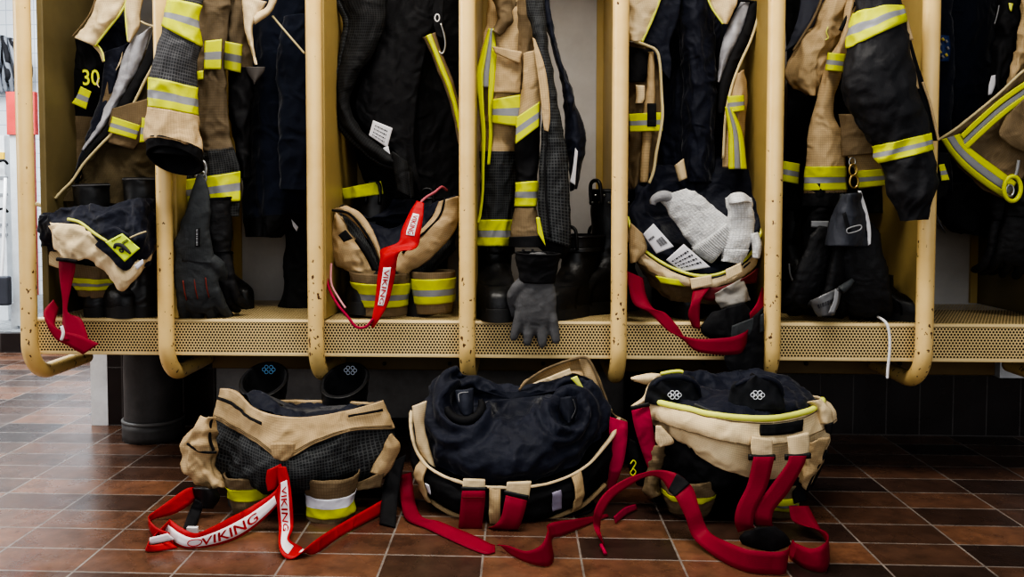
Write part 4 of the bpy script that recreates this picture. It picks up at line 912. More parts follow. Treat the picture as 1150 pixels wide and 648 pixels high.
s = Surf([ring([(706, 250), (714, 278), (742, 302), (780, 316), (815, 312), (846, 290), (861, 246)], [(722, 200), (755, 188), (790, 180), (828, 186), (852, 208)], .16, .13, .15), rim,
          ring([(716, 240), (725, 262), (746, 284), (780, 298), (812, 294), (840, 272), (852, 236)], [(728, 200), (756, 190), (790, 184), (826, 190), (846, 208)], .16, .10, .12),
          ring([(736, 240), (742, 256), (758, 270), (782, 280), (806, 276), (828, 262), (838, 238)], [(744, 214), (764, 206), (790, 204), (818, 208), (832, 220)], .18, .05, .08)], cu=True, amp=.012, fx=12, fz=12, seed=91, ridge=.7)
s.mesh('lining', NAV, t, bot=True)
s = Surf([ring([(706, 246), (714, 274), (742, 298), (780, 313), (815, 309), (846, 286), (861, 244)], [(722, 204), (755, 192), (790, 184), (828, 190), (852, 212)], .16, .135, .15),
          ring([(706, 262), (716, 290), (744, 310), (780, 321), (815, 318), (845, 300), (860, 262)], [(722, 230), (755, 220), (790, 214), (828, 220), (852, 235)], .16, .135, .15),
          ring([(714, 290), (728, 315), (750, 328), (780, 332), (812, 330), (838, 320), (852, 290)], [(730, 270), (755, 266), (790, 266), (828, 266), (845, 275)], .18, .12, .12),
          ring([(728, 312), (738, 330), (756, 338), (780, 340), (808, 340), (828, 332), (840, 310)], [(740, 300), (760, 300), (790, 300), (820, 300), (835, 300)], .18, .09, .1)], cu=True, amp=.008, fx=12, fz=12, seed=92)
s.mesh('shell', BRO, t, v=(.9, 3)); s.mesh('waistband', BEIL, t, v=(0, 1.1), off=.002, t=.006)
pipe('waist_piping', [(705, 244, .155), (714, 270, .09), (742, 294, .045), (780, 309, .022), (815, 305, .045), (846, 281, .09), (861, 240, .155)], .0042, LIME, t, n=60)
s = LR([(708, 250), (706, 275), (708, 296)], [(722, 262), (726, 280), (716, 294)], Y=.06, n=4, bulge=.01, amp=.004, seed=93); s.mesh('side_flap', BEI, t)
for l, r in (([(775, 313), (777, 325)], [(799, 309), (800, 320)]), ([(815, 303), (817, 315)], [(832, 295), (834, 306)])):
    s = LR(l, r, Y=.015, n=3); s.mesh('belt_loop', BEIL, t, t=.006)
s = LR([(736, 310), (742, 318)], [(775, 316), (770, 322)], Y=.03, n=4, bulge=.01); s.mesh('leg_stripe', YEL, t)
s = LR([(757, 186), (762, 204)], [(768, 178), (772, 200)], Y=.22, n=4, bulge=.01); s.mesh('waist_tab', BEIL, t)
for nm, q in (('label', [(722, 263), (737, 285), (734, 251), (757, 277)]), ('label', [(748, 292), (766, 305), (768, 274), (798, 300)])):
    lb = LR([q[0], q[1]], [q[2], q[3]], Y=.045 if q[0][0] < 740 else .03, n=4, bulge=.004); lb.mesh('care_label', LBL, t)
    if q[0][0] < 740:
        for i in range(9): lb.mesh('bar', INK, t, u=(1.35+i*.16, 1.40+i*.16+(.03 if i % 3 == 0 else 0)), v=(.5, .8), off=.002, t=.001, n=(2, 2)) if i < 8 else None
        text_on(lb, '~', .3, 1.5, .42, .28, INK, t, name='label_lettering')
    else:
        for i in range(4): text_on(lb, '~', .3, 2.7, .30+i*.17, .19+i*.17, INK, t, name='label_lettering')
strap('suspender', [[(704, 304, .05), (722, 312, .05)], [(706, 322, .03), (726, 332, .03)], [(712, 342, .01), (734, 346, .0)], [(730, 352, .0), (748, 352, -.01)], [(746, 368, -.015), (762, 368, -.02)], [(762, 378, -.02), (764, 378, -.02)], [(770, 380, -.022), (780, 390, -.022)], [(800, 381, -.03), (802, 398, -.03)], [(820, 379, -.04), (824, 398, -.04)], [(838, 370, -.03), (834, 396, -.03)], [(841, 366, .0), (842, 380, .0)]][:5]+[[(757, 374, -.022), (772, 384, -.022)], [(780, 380, -.03), (782, 394, -.03)], [(802, 380, -.045), (804, 398, -.045)], [(822, 378, -.045), (825, 398, -.045)], [(836, 373, -.035), (834, 394, -.035)], [(841, 368, -.0), (840, 378, .0)]], RED, t)
strap('suspender', [[(778, 326, .02), (798, 322, .02)], [(776, 340, .0), (788, 336, .0)], [(773, 354, -.0), (786, 350, .0)], [(778, 368, .01), (786, 370, .0)]], RED, t)
strap('suspender', [[(782, 330, .03), (786, 322, .03)], [(800, 338, .025), (810, 322, .02)], [(826, 322, .02), (840, 310, .02)], [(850, 318, .05), (852, 300, .05)]], plain('dark_red_webbing', (.12, .008, .012), .7), t)
strap('suspender', [[(860, 330, .06), (856, 322, .07)], [(858, 348, .02), (850, 340, .02)], [(844, 364, .0), (842, 352, .0)]], RED, t)
s = LR([(802, 330), (804, 338), (810, 347)], [(834, 312), (840, 326), (845, 337)], Y=.02, n=5, bulge=.015, amp=.008, fx=25, fz=25, seed=95); s.mesh('plastic_sleeve', VNY, t, label='crumpled clear plastic wrapper')
s = LR([(800, 350), (788, 366), (790, 376), (806, 382)], [(836, 340), (846, 352), (842, 366), (836, 376)], Y=.005, n=5, bulge=.02, amp=.006, seed=96); s.mesh('back_pad', BLK, t)
s = LR([(826, 376), (814, 398), (816, 412), (822, 420)], [(858, 344), (858, 380), (858, 404), (858, 418)], Y=-.012, n=5, bulge=.006, amp=.005, seed=97); s.mesh('hanging_pad', BLK, t)
s = LR([(822, 366), (820, 390)], [(858, 352), (858, 372)], Y=-.016, n=4, amp=.003, seed=98); s.mesh('elastic_band', GLV, t)
# two knitted gloves resting in the bowl
for i, (l, r, lab, Yk) in enumerate((([(740, 221), (746, 231), (756, 247), (768, 265), (784, 284), (800, 294)], [(770, 212), (782, 217), (796, 227), (812, 239), (824, 250), (827, 257)], 'white knitted glove lying flat with ribbed cuff, left one in the bundle', .06),
                                 ([(815, 222), (817, 240), (815, 258), (812, 276), (811, 293)], [(843, 222), (847, 240), (847, 258), (842, 276), (832, 296)], 'white knitted glove standing folded at right edge of the bundle', .05))):
    t = thing('knitted_glove', lab, 'glove', P(l[-1][0], l[-1][1], Yk), 'white knitted gloves')
    s = TUBE(l, r, Y=Yk, flat=.35 if i == 0 else .6, amp=.005, fx=16, fz=16, seed=101+i)
    if i == 0:
        s.mesh('palm', KNI, t, v=(0, 3.6), cap=True, t=0)
        s.mesh('ribbed_cuff', KNI, t, v=(3.6, 5), off=.003, t=.006)
        nr = 30
        for k in range(nr):
            u = k/nr*6
            pipe('rib', [s.ev([u], [v], .004)[0][0, 0] for v in (3.7, 4.1, 4.5, 4.95)], .0018, KNI, t, n=8, seg=5) if k % 1 == 0 else None
        for v0, dx, dy in (((0, 0), -8, 3),):
            pipe('finger', [(752, 222, .06), (744, 220, .05), (735, 224, .05), (733, 230, .05)], [.016, .015, .012, .008], plain('grey_knit', (.3, .3, .31), .95, bump=.5, bscale=200), t, n=16, seg=10)
    else:
        s.mesh('palm', KNI, t, v=(0, 3.2), cap=False, t=.004)
        s.mesh('ribbed_cuff', KNI, t, v=(3.2, 4), off=.003, t=.005, bot=True)
        Surf([[(815, 223, .05), (822, 217, .03), (834, 216, .03), (843, 222, .05)], [(817, 229, .045), (824, 228, .0), (836, 226, .0), (845, 228, .045)]]).mesh('folded_edge', KNI, t)
        pipe('finger', [(846, 262, .04), (850, 276, .035), (849, 290, .035)], [.013, .013, .010], KNI, t, n=16, seg=10)
# ================================================================== BAY 6: coat with big black sleeve
t = thing('turnout_coat', 'beige coat with large black sleeve hanging before the post at right', 'coat', P(960, 235, .2), 'turnout coats')
s = LR([(880, -15), (884, 60), (884, 130), (880, 180), (878, 236)], [(1000, -15), (1010, 60), (1014, 130), (1016, 180), (1016, 240)], Y=.30, n=7, bulge=.04, amp=.012, fx=9, fz=3, seed=111); s.mesh('back_lining', BLK, t)
s = LR([(900, -15), (896, 20), (882, 58)], [(942, -15), (926, 10), (906, 40)], Y=.22, n=5, bulge=.01, amp=.006, seed=112); s.mesh('lining', plain('slate_lining', (.06, .065, .09), .7), t)
s = LR([(932, -15), (918, 18), (905, 36), (892, 55), (881, 80), (890, 95), (906, 107)], [(966, -15), (956, 10), (950, 36), (943, 55), (935, 75), (928, 92), (918, 108)], Y=.15, n=6, bulge=.045, amp=.010, fx=14, fz=10, seed=113, ridge=.7); s.mesh('front_flap', BEI, t)
pipe('flap_seam', [(926, -10), (915, 18), (903, 38), (891, 57)], .004, BRO, t, Y=.135)
pipe('flap_mark', [(930, 30), (928, 36), (930, 42), (927, 45)], .0016, LIME, t, Y=.098)
s = LR([(952, -5), (944, 40), (932, 62), (924, 80), (914, 120), (908, 150), (904, 187), (902, 213), (900, 232)], [(966, -5), (961, 20), (951, 60), (946, 82), (936, 120), (946, 150), (950, 187), (951, 212), (950, 232)], Y=.115, n=6, bulge=.025, amp=.006, fx=11, fz=4, seed=114)
s.mesh('front_panel', BEI, t, v=(0, 7.2)); s.mesh('hem', BLK, t, v=(7.1, 8)); s.stripe(t, (6.0, 7.05), off=.003, label='hem stripe')
b2 = LR([(930, 59), (927, 79)], [(949, 61), (946, 81)], Y=.083, n=4, bulge=.01); b2.stripe(t, None, label='small stripe on the beige panel')
pipe('front_edge', [(960, 3), (952, 18), (944, 34)], .005, BLK, t, Y=.1)
s = LR([(942, 128), (944, 150), (946, 176)], [(974, 128), (984, 152), (990, 172)], Y=.09, n=4, bulge=.02, amp=.006, seed=115); s.mesh('pocket', BRO, t)
s = LR([(950, 172), (960, 192), (964, 212)], [(990, 168), (994, 192), (998, 208)], Y=.10, n=4, bulge=.01); s.mesh('right_panel', BEI, t); b2 = LR([(960, 192), (964, 211)], [(990, 190), (997, 208)], Y=.088, n=4, bulge=.008); b2.stripe(t, None)
b2 = LR([(877, 180), (877, 203)], [(898, 184), (896, 207)], Y=.19, n=4, bulge=.01); b2.mesh('hem_panel', BLK, t, off=-.006); b2.stripe(t, None)
s = TUBE([(964, -25), (963, 6), (957, 30), (953, 52), (948, 75), (946, 98), (956, 125), (970, 146), (981, 164), (988, 183), (995, 204), (1004, 228), (1012, 248)],
         [(1006, -25), (1010, 6), (1012, 12), (1014, 24), (1019, 48), (1024, 75), (1031, 105), (1037, 130), (1041, 150), (1045, 168), (1049, 190), (1050, 214), (1040, 246)], Y=-.075, flat=.75, amp=.009, fx=9, fz=8, seed=116, ridge=.75)
s.mesh('sleeve', BLS, t, t=.006, bot=True); s.stripe(t, (1.3, 3.1), off=.003, label='upper sleeve stripe'); s.stripe(t, (8., 9.0), off=.003, label='lower sleeve stripe')
s.mesh('elbow_patch', BGR, t, v=(3.4, 7.6), u=(.8, 5.6), off=.002, t=.002) if False else None
b2 = LR([(1013, 20), (1019, 45)], [(1020, 22), (1026, 45)], Y=-.10, n=3); b2.mesh('shoulder_tab', BEI, t)
s = LR([(1017, 40), (1022, 70), (1030, 105), (1036, 130), (1040, 158)], [(1023, 44), (1031, 72), (1044, 110), (1050, 135), (1054, 158)], Y=-.052, n=4, bulge=.005); s.mesh('side_panel_strip', BLK, t)
pipe('edge_piping', [(1016, 38), (1021, 62), (1026, 80), (1030, 100)], .005, BEI, t, Y=-.09)
pipe('edge_piping', [(1036, 92), (1044, 115), (1049, 136), (1054, 158)], .0035, BEI, t, Y=-.062)
s = LR([(1036, 168), (1040, 200), (1030, 236)], [(1066, 172), (1066, 205), (1062, 220)], Y=.06, n=4, bulge=.02, amp=.006, seed=117); s.mesh('hem_fold', BLK, t)
b2 = LR([(1054, 185), (1057, 203)], [(1060, 184), (1066, 202)], Y=.03, n=3); b2.stripe(t, None)
carabiner(957, 182, .07, .024, STL, parent=t); carabiner(958, 191, .068, .03, BRS, parent=t); carabiner(959, 204, .068, .034, BRS, parent=t)
t = thing('respirator_pouch', 'dark padded pouch with white edge and buckle hanging under the beige hem', 'pouch', P(950, 277, .1))
s = LR([(943, 218), (934, 240), (928, 258), (924, 276)], [(968, 216), (972, 240), (975, 260), (977, 277)], Y=.02, n=6, bulge=.05, amp=.006, seed=121); s.mesh('pouch_body', cloth('slate_nylon', (.05, .054, .068), rough=.5), t, t=.006)
s = LR([(964, 214), (970, 238), (974, 258), (975, 276)], [(967, 214), (974, 236), (978, 256), (978, 274)], Y=.012, n=3); s.mesh('white_edge', WHT, t, t=.004)
strap('webbing', [[(946, 240, -.04), (950, 238, -.04)], [(951, 258, -.042), (955, 256, -.042)], [(953, 262, -.042), (957, 258, -.042)]], BLK, t)
pipe('buckle', [(952, 257), (966, 253), (966, 258), (953, 262)], .002, SIL, t, Y=-.042, closed=True, n=30, seg=5)
t = thing('mask_bag', 'black bag with grey bar left of the padded pouch', 'bag', P(915, 300, .15))
s = LR([(900, 206), (902, 240), (900, 270), (896, 300), (898, 330)], [(946, 206), (940, 240), (932, 262), (930, 290), (922, 322)], Y=.14, n=6, bulge=.05, amp=.010, fx=12, fz=8, seed=122); s.mesh('bag_body', BLK, t)
b2 = LR([(911, 248), (911, 255)], [(931, 248), (930, 257)], Y=.082, n=3); b2.mesh('grey_bar', SIL, t)
pipe('cord', [(886, 296), (888, 310), (894, 320), (900, 322)], .0025, SIL, t, Y=.12)
glove(920, 282, .07, 'black glove hanging at the left below the padded pouch', GLK, rot=(.1, .2, .4), scale=1.2, curl=.5, thumb=1, cuff=False)
glove(967, 280, .05, 'black glove with bulky fist below the white edged pouch', GLK, rot=(.1, -.08, -.3), scale=1.38, curl=.55, thumb=-1, cuff=False)
glove(942, 286, .06, 'black glove hanging in the middle below the padded pouch', GLK, rot=(.1, -.05, .9), scale=1.05, curl=.6, thumb=1, cuff=False)
t = thing('metal_tag', 'grey lettered tag lying tilted on the bench edge below the gloves', 'tag', P(935, 356, .03))
s = LR([(908, 336), (914, 350), (920, 357)], [(958, 312), (956, 326), (938, 354)], Y=.03, n=5, bulge=.015, amp=.003, seed=123); s = LR([(909, 338), (913, 348), (919, 356)], [(946, 322), (944, 336), (938, 354)], Y=.025, n=5, bulge=.02, amp=.003, fx=20, fz=20, seed=123)
s.mesh('tag_plate', plain('dull_grey_metal', (.16, .16, .165), .35, .3, bump=.2), t, t=.006); text_on(s, '~', .8, 3.2, 1.2, .55, INK, t, name='tag_lettering', off=.003)
strap('tag_edge', [[(938, 324, .0), (942, 328, .0)], [(936, 338, .0), (941, 338, .0)], [(930, 352, .0), (937, 352, .0)]], SIL, t)
pipe('tag_tie', [(944, 326), (952, 320), (958, 314)], [.012, .010, .006], GLV, t, Y=.02, n=12)
o = pipe('white_stick', [(984, 296), (993, 288), (1003, 279)], .0055, WHT, None, Y=.3, n=6); tag(o, 'short white stick poking out behind the black gloves', 'stick')
o = box('paper_sheet', tuple(P(988, 345, .42)), tuple(P(1026, 332, .42)+A([0, .01, 0])), plain('white_card', (.75, .76, .8), .6), None); tag(o, 'white card propped at the back behind the right post', 'card')
boot(1001, 362, .13, ZB, .10, .75, 'flat black slipper on the bench beside the right post', scale=.62, mat=LEA, tabs=False)
o = pipe('drawstring', [F(945, 352.5, ZB+.006), F(962, 352, ZB+.006), F(978, 353.5, ZB+.006), (988, 357, .045), (996, 364, .016), (999, 378, .014), (999, 395, .012), (997, 415, .012), (996.5, 425, .012)], .0036, WHT, None, n=60); tag(o, 'white drawstring hanging over the bench edge at right', 'cord')
o = pipe('drawstring_end', [(997, 424), (996.5, 427)], .0045, STL, None, Y=.012, n=3) if False else None
boot(900, 345, .3, ZB, .3, .3, 'black boot in shadow behind the mask bag', scale=1.0)
# ================================================================== BAY 7 (right edge)
t = thing('uniform_jacket', 'dark navy jacket with round blue and yellow badge right of the last post', 'jacket', P(1080, 235, .3))
s = LR([(1040, -15), (1040, 60), (1040, 140), (1042, 225)], [(1128, -15), (1128, 60), (1126, 140), (1122, 240)], Y=.33, n=7, bulge=.05, amp=.014, fx=10, fz=2, seed=131); s.mesh('body', NAVF, t)
s = TUBE([(1040, -15), (1040, 30), (1042, 80), (1044, 150), (1046, 215)], [(1068, -15), (1070, 30), (1072, 80), (1070, 150), (1068, 215)], Y=.2, flat=.6, amp=.006, fx=12, fz=3, seed=132); s.mesh('sleeve', NAVF, t)
bd = LR([(1053, 39), (1052, 54), (1053, 69)], [(1066, 40), (1068, 54), (1066, 69)], Y=.155, n=5, bulge=.012); bd.mesh('badge', plain('badge_blue', (.015, .045, .16), .6), t, label='blue badge with yellow marks')
for a in range(7):
    x = 1060+4.6*math.cos(a*.9); y = 54+10*math.sin(a*.9)
    pipe('badge_mark', [(x-1, y-1.5), (x+1, y+1.5)], .0035, plain('badge_yellow', (.6, .48, .1), .6) if a % 2 else SIL, t, Y=.137, n=4, seg=6)
t = thing('turnout_coat', 'beige coat with flared yellow striped hem swinging out at the right edge', 'coat', P(1120, 225, .2), 'turnout coats')
s = LR([(1122, -15), (1118, 20), (1114, 60), (1112, 90), (1110, 112)], [(1152, -15), (1150, 20), (1144, 45), (1138, 80), (1134, 104)], Y=.17, n=5, bulge=.03, amp=.010, fx=12, fz=6, seed=133); s.mesh('front_lining', BLK, t)
s = LR([(1133, 3), (1134, 10)], [(1138, 4), (1136, 13)], Y=.135, n=3); s.mesh('lime_tab', LIME, t)
pipe('pale_thread', [(1122, 6), (1120, 16), (1117, 27)], .0015, SIL, t, Y=.137)
s = LR([(1114, 85), (1111, 95), (1110, 107)], [(1118, 84), (1118, 95), (1114, 106)], Y=.13, n=3); s.mesh('white_tab', LBL, t)
s = LR([(1148, -10), (1144, 30), (1140, 55), (1134, 75), (1130, 100)], [(1165, -10), (1162, 30), (1158, 55), (1150, 75), (1142, 100)], Y=.14, n=4, bulge=.02, amp=.012, fx=20, fz=15, seed=134); s.mesh('collar_edge', BEI, t)
s = Surf([[(1185, 60), (1150, 80), (1120, 107), (1095, 128), (1072, 146), (1056, 157)], [(1186, 95), (1155, 105), (1130, 125), (1106, 146), (1086, 160), (1066, 172)], [(1186, 130), (1160, 140), (1140, 155), (1122, 172), (1104, 182), (1078, 188)], [(1186, 180), (1166, 185), (1152, 196), (1140, 212), (1134, 224), (1106, 214)]], Y=.10, amp=.008, fx=10, fz=10, seed=135)
s.mesh('flared_panel', BRO, t)
b2 = LR([(1057, 157), (1066, 171), (1082, 189), (1104, 207), (1130, 224)], [(1078, 150), (1088, 164), (1104, 177), (1122, 190), (1142, 205)], Y=.075, n=5, bulge=.01)
b2.mesh('hem_stripe', YEL, t, u=(0, 1.2), t=.002); b2.mesh('hem_stripe', SIL, t, u=(1.2, 2.7), t=.002); b2.mesh('hem_stripe', YEL, t, u=(2.7, 4), t=.002)
for o_ in (0, 1):
    st = [[(1079+o_*4, 151+o_*12), (1082+o_*4, 156+o_*12)], [(1098+o_*3, 133+o_*13), (1101+o_*3, 138+o_*13)], [(1122+o_*3, 112+o_*13), (1125+o_*3, 117+o_*13)], [(1150+o_*3, 92+o_*13), (1152+o_*3, 98+o_*13)], [(1175, 78+o_*14), (1177, 85+o_*14)]]
    strap('edge_stripe', st, YEL, t, Y=.07)
strap('edge_stripe', [[(1082, 157), (1083, 163)], [(1101, 139), (1101, 146)], [(1125, 118), (1125, 125)], [(1152, 99), (1153, 105)]], SIL, t, Y=.072)
pipe('edge_piping', [(1054, 157), (1074, 144), (1098, 125), (1122, 105), (1150, 79), (1182, 56)], .0035, CRM, t, Y=.085)
s = LR([(1130, 130), (1122, 150), (1134, 163), (1152, 172)], [(1152, 110), (1160, 128), (1165, 145), (1175, 160)], Y=.065, n=4, bulge=.012, amp=.004, seed=136); s.mesh('pocket_flap', BRO, t)
carabiner(1137, 212, .05, .065, YEL, parent=t); pipe('hook_strap', [(1144, 180), (1142, 192), (1139, 200)], .004, SIL, t, Y=.05); carabiner(1134, 214, .052, .03, STL, parent=t)
t = thing('fleece_jacket', 'crumpled black garment hanging below the flared hem at right', 'jacket', P(1090, 265, .3))
s = LR([(1040, 205), (1048, 235), (1062, 255), (1080, 262)], [(1160, 205), (1160, 230), (1135, 255), (1120, 268)], Y=.26, n=7, bulge=.05, amp=.014, fx=12, fz=9, seed=137); s.mesh('body', BLK, t)
s = LR([(1051, 238), (1054, 250)], [(1056, 248), (1062, 262)], Y=.2, n=3); s.mesh('grey_tab', GRG, t)
glove(1128, 240, .16, 'black glove at the right edge, fingers hanging down, left of the pair', GLK, rot=(.1, -.1, .3), scale=1.1, curl=.4, thumb=1, cuffL=.08)
glove(1148, 238, .12, 'black glove at the right edge, right of the pair under the hook', GLK, rot=(.05, .05, -.2), scale=1.1, curl=.35, thumb=1, cuffL=.08)
# ================================================================== FLOOR: trousers 1 (left)
def floor_boot(px, py, Y, H, rot, lab, **k):
    return boot(px, py, Y, 0, H, rot, lab, **k)
def logo(root, H, m):
    q = A([0, .132, H+.004])
    for a in range(6):
        pipe('emblem', [q+A([.013*math.cos(a*1.047)+.005*math.cos(b_), -.001, .008*math.sin(a*1.047)+.005*math.sin(b_)]) for b_ in np.arange(6)*math.pi/3], .0013, m, root, closed=True, n=14, seg=4)
b, sb = floor_boot(288, 590, -.07, .27, .06, 'black boot with blue emblem in the left bundle on the floor, its left boot', tilt=(.0, .02), tabs=False, back=.03); logo(b, .285, plain('blue_print', (.2, .45, .75), .5))
b, sb = floor_boot(379, 590, -.07, .27, -.08, 'black boot with white emblem in the left bundle on the floor, its right boot', tilt=(.0, .0), tabs=False, back=.03); logo(b, .285, plain('pale_print', (.6, .66, .78), .5))
t = thing('turnout_trousers', 'beige and black grid trousers with red and white lettered strap, left on floor', 'trousers', (P(320, 590, -.15)[0], -.15, 0), 'trousers rolled down over boots')
r0 = ring([(249, 437), (266, 440), (285, 458), (316, 467), (350, 468), (390, 461), (428, 450)], [(262, 452), (300, 450), (340, 450), (380, 450), (418, 452)], -.15, .13, .12)
s = Surf([r0, ring([(240, 470), (264, 483), (290, 498), (318, 516), (355, 498), (396, 484), (440, 482)], [(252, 482), (300, 480), (340, 480), (380, 480), (430, 480)], -.15, .16, .14)], cu=True, amp=.0045, fx=12, fz=12, seed=141)
s.mesh('waistband', BEI, t, off=.003, t=.006)
for v_ in (.88, .93): seam(s, np.linspace(0, 6, 40), v_, .0036, BRO, t)
w = Surf([[s.ev([u], [v], .011)[0][0, 0] for u in np.linspace(.2, 5.8, 40)] for v in (.27, .36)])
w.mesh('waist_piping', BLK, t, v=(0, 1), u=(0, 15), t=.002); w.mesh('waist_piping', BLK, t, u=(33, 39), t=.002)
v = LR([(304, 497), (306, 512), (314, 518)], [(332, 497), (330, 510), (322, 518)], Y=-.325, n=4, bulge=.004, amp=.004, fx=30, fz=30, seed=142); v.mesh('waist_tip', BEI, t)
s = Surf([ring([(240, 470), (264, 480), (290, 494), (318, 508), (355, 494), (396, 481), (440, 480)], [(252, 480), (300, 480), (340, 480), (380, 480), (430, 480)], -.15, .145, .13),
          ring([(226, 492), (255, 508), (285, 522), (318, 530), (360, 526), (400, 516), (446, 500)], [(250, 505), (300, 505), (340, 505), (380, 505), (432, 505)], -.15, .18, .15),
          ring([(236, 530), (256, 541), (288, 549), (320, 551), (360, 548), (400, 543), (440, 525)], [(252, 535), (300, 535), (340, 535), (380, 535), (430, 535)], -.15, .15, .13),
          ring([(256, 545), (276, 550), (300, 553), (325, 554), (355, 553), (385, 550), (418, 543)], [(262, 548), (300, 548), (340, 548), (380, 548), (415, 548)], -.15, .07, .08)], cu=True, amp=.010, fx=9, fz=9, seed=143, ridge=.7)
s.mesh('shell', BGR, t)
s = Surf([[q*A([.97, 1, 1])+A([P(340, 460, -.15)[0]*.03, .012, -.004]) for q in r0], [q*A([.86, 1, 1])+A([P(340, 460, -.15)[0]*.14, 0, -.025])+(A([0, -.15, 0])-q*A([0, 1, 0]))*.35 for q in r0], [q*A([.6, 1, 1])+A([P(340, 460, -.15)[0]*.4, 0, -.012])+(A([0, -.15, 0])-q*A([0, 1, 0]))*.7 for q in r0]], cu=True, amp=.010, fx=14, fz=14, seed=144)
s.mesh('lining', NAV, t, bot=True)
s = LR([(226, 468), (212, 482), (205, 494), (201, 510), (203, 524), (214, 540), (232, 550)], [(242, 468), (244, 482), (244, 496), (243, 512), (246, 526), (254, 538), (260, 545)], Y=-.22, n=6, bulge=.045, amp=.012, fx=14, fz=14, seed=145, ridge=.8); s.mesh('left_pocket', BEI, t)
pipe('pocket_edge', [(210, 498), (222, 506), (232, 508), (243, 508)], .003, BLK, t, Y=-.262)
pipe('pocket_edge', [(238, 468), (236, 480), (236, 494), (240, 506)], .0035, BLK, t, Y=-.255)
s = LR([(437, 488), (428, 506), (420, 520), (414, 530)], [(441, 486), (450, 502), (444, 518), (432, 536)], Y=-.21, n=4, bulge=.02, amp=.006, seed=146); s.mesh('right_pocket', BEI, t)
s = LR([(398, 543), (392, 552)], [(432, 530), (428, 548)], Y=-.22, n=4, bulge=.015, amp=.004, seed=147); s.mesh('lower_panel', BRO, t)
s = TUBE([(338, 530), (343, 551), (345, 562), (346, 574), (346, 582), (352, 590)], [(404, 530), (399, 551), (398, 562), (398, 573), (396, 582), (388, 590)], Y=-.25, flat=1.0, amp=.005, fx=14, fz=14, seed=148)
lg = s.mesh('leg', BRO, t, label='right trouser leg with white and yellow band'); s.stripe(lg, (1.0, 3.0), mats=[SILW, SILW, YEL], fr=(.25, .5))
s = TUBE([(252, 530), (256, 543), (258, 556), (262, 572), (268, 582)], [(304, 530), (300, 543), (301, 556), (306, 570), (304, 582)], Y=-.225, flat=1.0, amp=.005, fx=14, fz=14, seed=149)
lg = s.mesh('leg', BRO, t); s.stripe(lg, (1.0, 2.0), mats=[YEL, YEL, YEL])
# lettered strap
PKW = plain('strap_white_band', (.78, .74, .76), .6, c2=(.66, .6, .63))
sl = strap('suspender', [[(316, 522, -.35), (319, 540, -.352)], [(311, 548, -.355), (315, 562, -.36)], [(285, 567, -.352), (292, 587, -.36)]]+[E(261, 580, 268, 604), E(240, 591, 241, 613), E(220, 599, 214, 616), E(204, 593, 198, 612), E(190, 583, 184, 601)], RDB, t)
sl.mesh('white_band', PKW, t, u=(.3, .88), v=(1.2, 7), off=.0015, t=.001, n=(3, 60)); text_on(sl, 'VIKING', .38, .82, 4.6, 2.0, RDB, t, name='strap_lettering', swap=True, flipu=True, off=.003)
pipe('print_ring', on(sl, [(.6+.22*math.cos(a), 4.9+.35*math.sin(a)) for a in np.arange(8)*math.pi/4], .003), .0011, RDB, t, closed=True, n=24, seg=4)
s2 = strap('suspender', [[(309, 524, -.353), (321, 524, -.353)], [(313, 545, -.36), (325, 540, -.362)], [(311, 565, -.37), (328, 564, -.375)], [(313, 590, -.38), (329, 592, -.385)]]+[[F(314, 617, .015), F(325, 605, .02)], [F(328, 627, .004), F(338, 614, .008)]]+[E(352, 608, 352, 622), E(376, 592, 380, 604), E(400, 578, 404, 590), E(428, 562, 432, 576)], RDB, t)
s2.mesh('white_band', PKW, t, u=(.22, .8), v=(.9, 4.6), off=.0015, t=.001, n=(3, 50)); text_on(s2, 'VIKING', .3, .72, 1.2, 3.3, RDB, t, name='strap_lettering', swap=True, off=.003)
s2.mesh('white_band', PKW, t, u=(.45, .95), v=(5.2, 8.2), off=.0015, t=.001, n=(3, 50)); text_on(s2, 'VIKING', .55, .85, 6.0, 8.0, RDB, t, name='strap_lettering', swap=True, off=.003, flipu=False)
s = LR([(300, 528), (299, 540), (301, 552)], [(316, 521), (318, 532), (312, 548)], Y=-.345, n=4, bulge=.01, amp=.003, seed=150); s.mesh('strap_fold', RDB, t)
strap('suspender', [[(222, 547, -.26), (224, 556, -.26)], [(209, 549, -.28), (214, 566, -.28)], [(190, 562, -.3), (196, 577, -.3)], [(170, 577, -.31), (170, 585, -.31)]]+[E(168, 583, 170, 598), E(176, 592, 180, 608), E(190, 598, 196, 612)], RDB, t)
strap('suspender', [E(190, 584, 182, 602), E(172, 602, 166, 612), E(166, 610, 164, 619), E(172, 612, 178, 619), E(190, 608, 200, 615)], RDB, t)
sx_ = LR([(168, 604), (167, 612)], [(188, 599), (196, 606)], Y=F(176, 617)[1]+.004, n=3); sx_.mesh('white_band', PKW, t, t=.001)
s = LR([(216, 548), (218, 560), (222, 571)], [(244, 549), (247, 560), (240, 572)], Y=-.27, n=4, bulge=.02, amp=.003, seed=151); s.mesh('buckle', LEA, t, t=.012)
strap('buckle_strap', [[(219, 560, -.28), (229, 566, -.285)], [(212, 575, -.29), (224, 580, -.295)], [F(206, 592), F(218, 596)]], BLK, t)
b2 = box('strap_slider', tuple(F(213, 600, .003)-A([.006, .004, 0])), tuple(F(221, 600, .003)+A([.002, .006, .016])), WHT, t)
strap('side_strap', [[(438, 520, -.16), (456, 510, -.16)], [(430, 548, -.2), (448, 548, -.2)], [F(426, 588), F(444, 592)]], BLK, t)
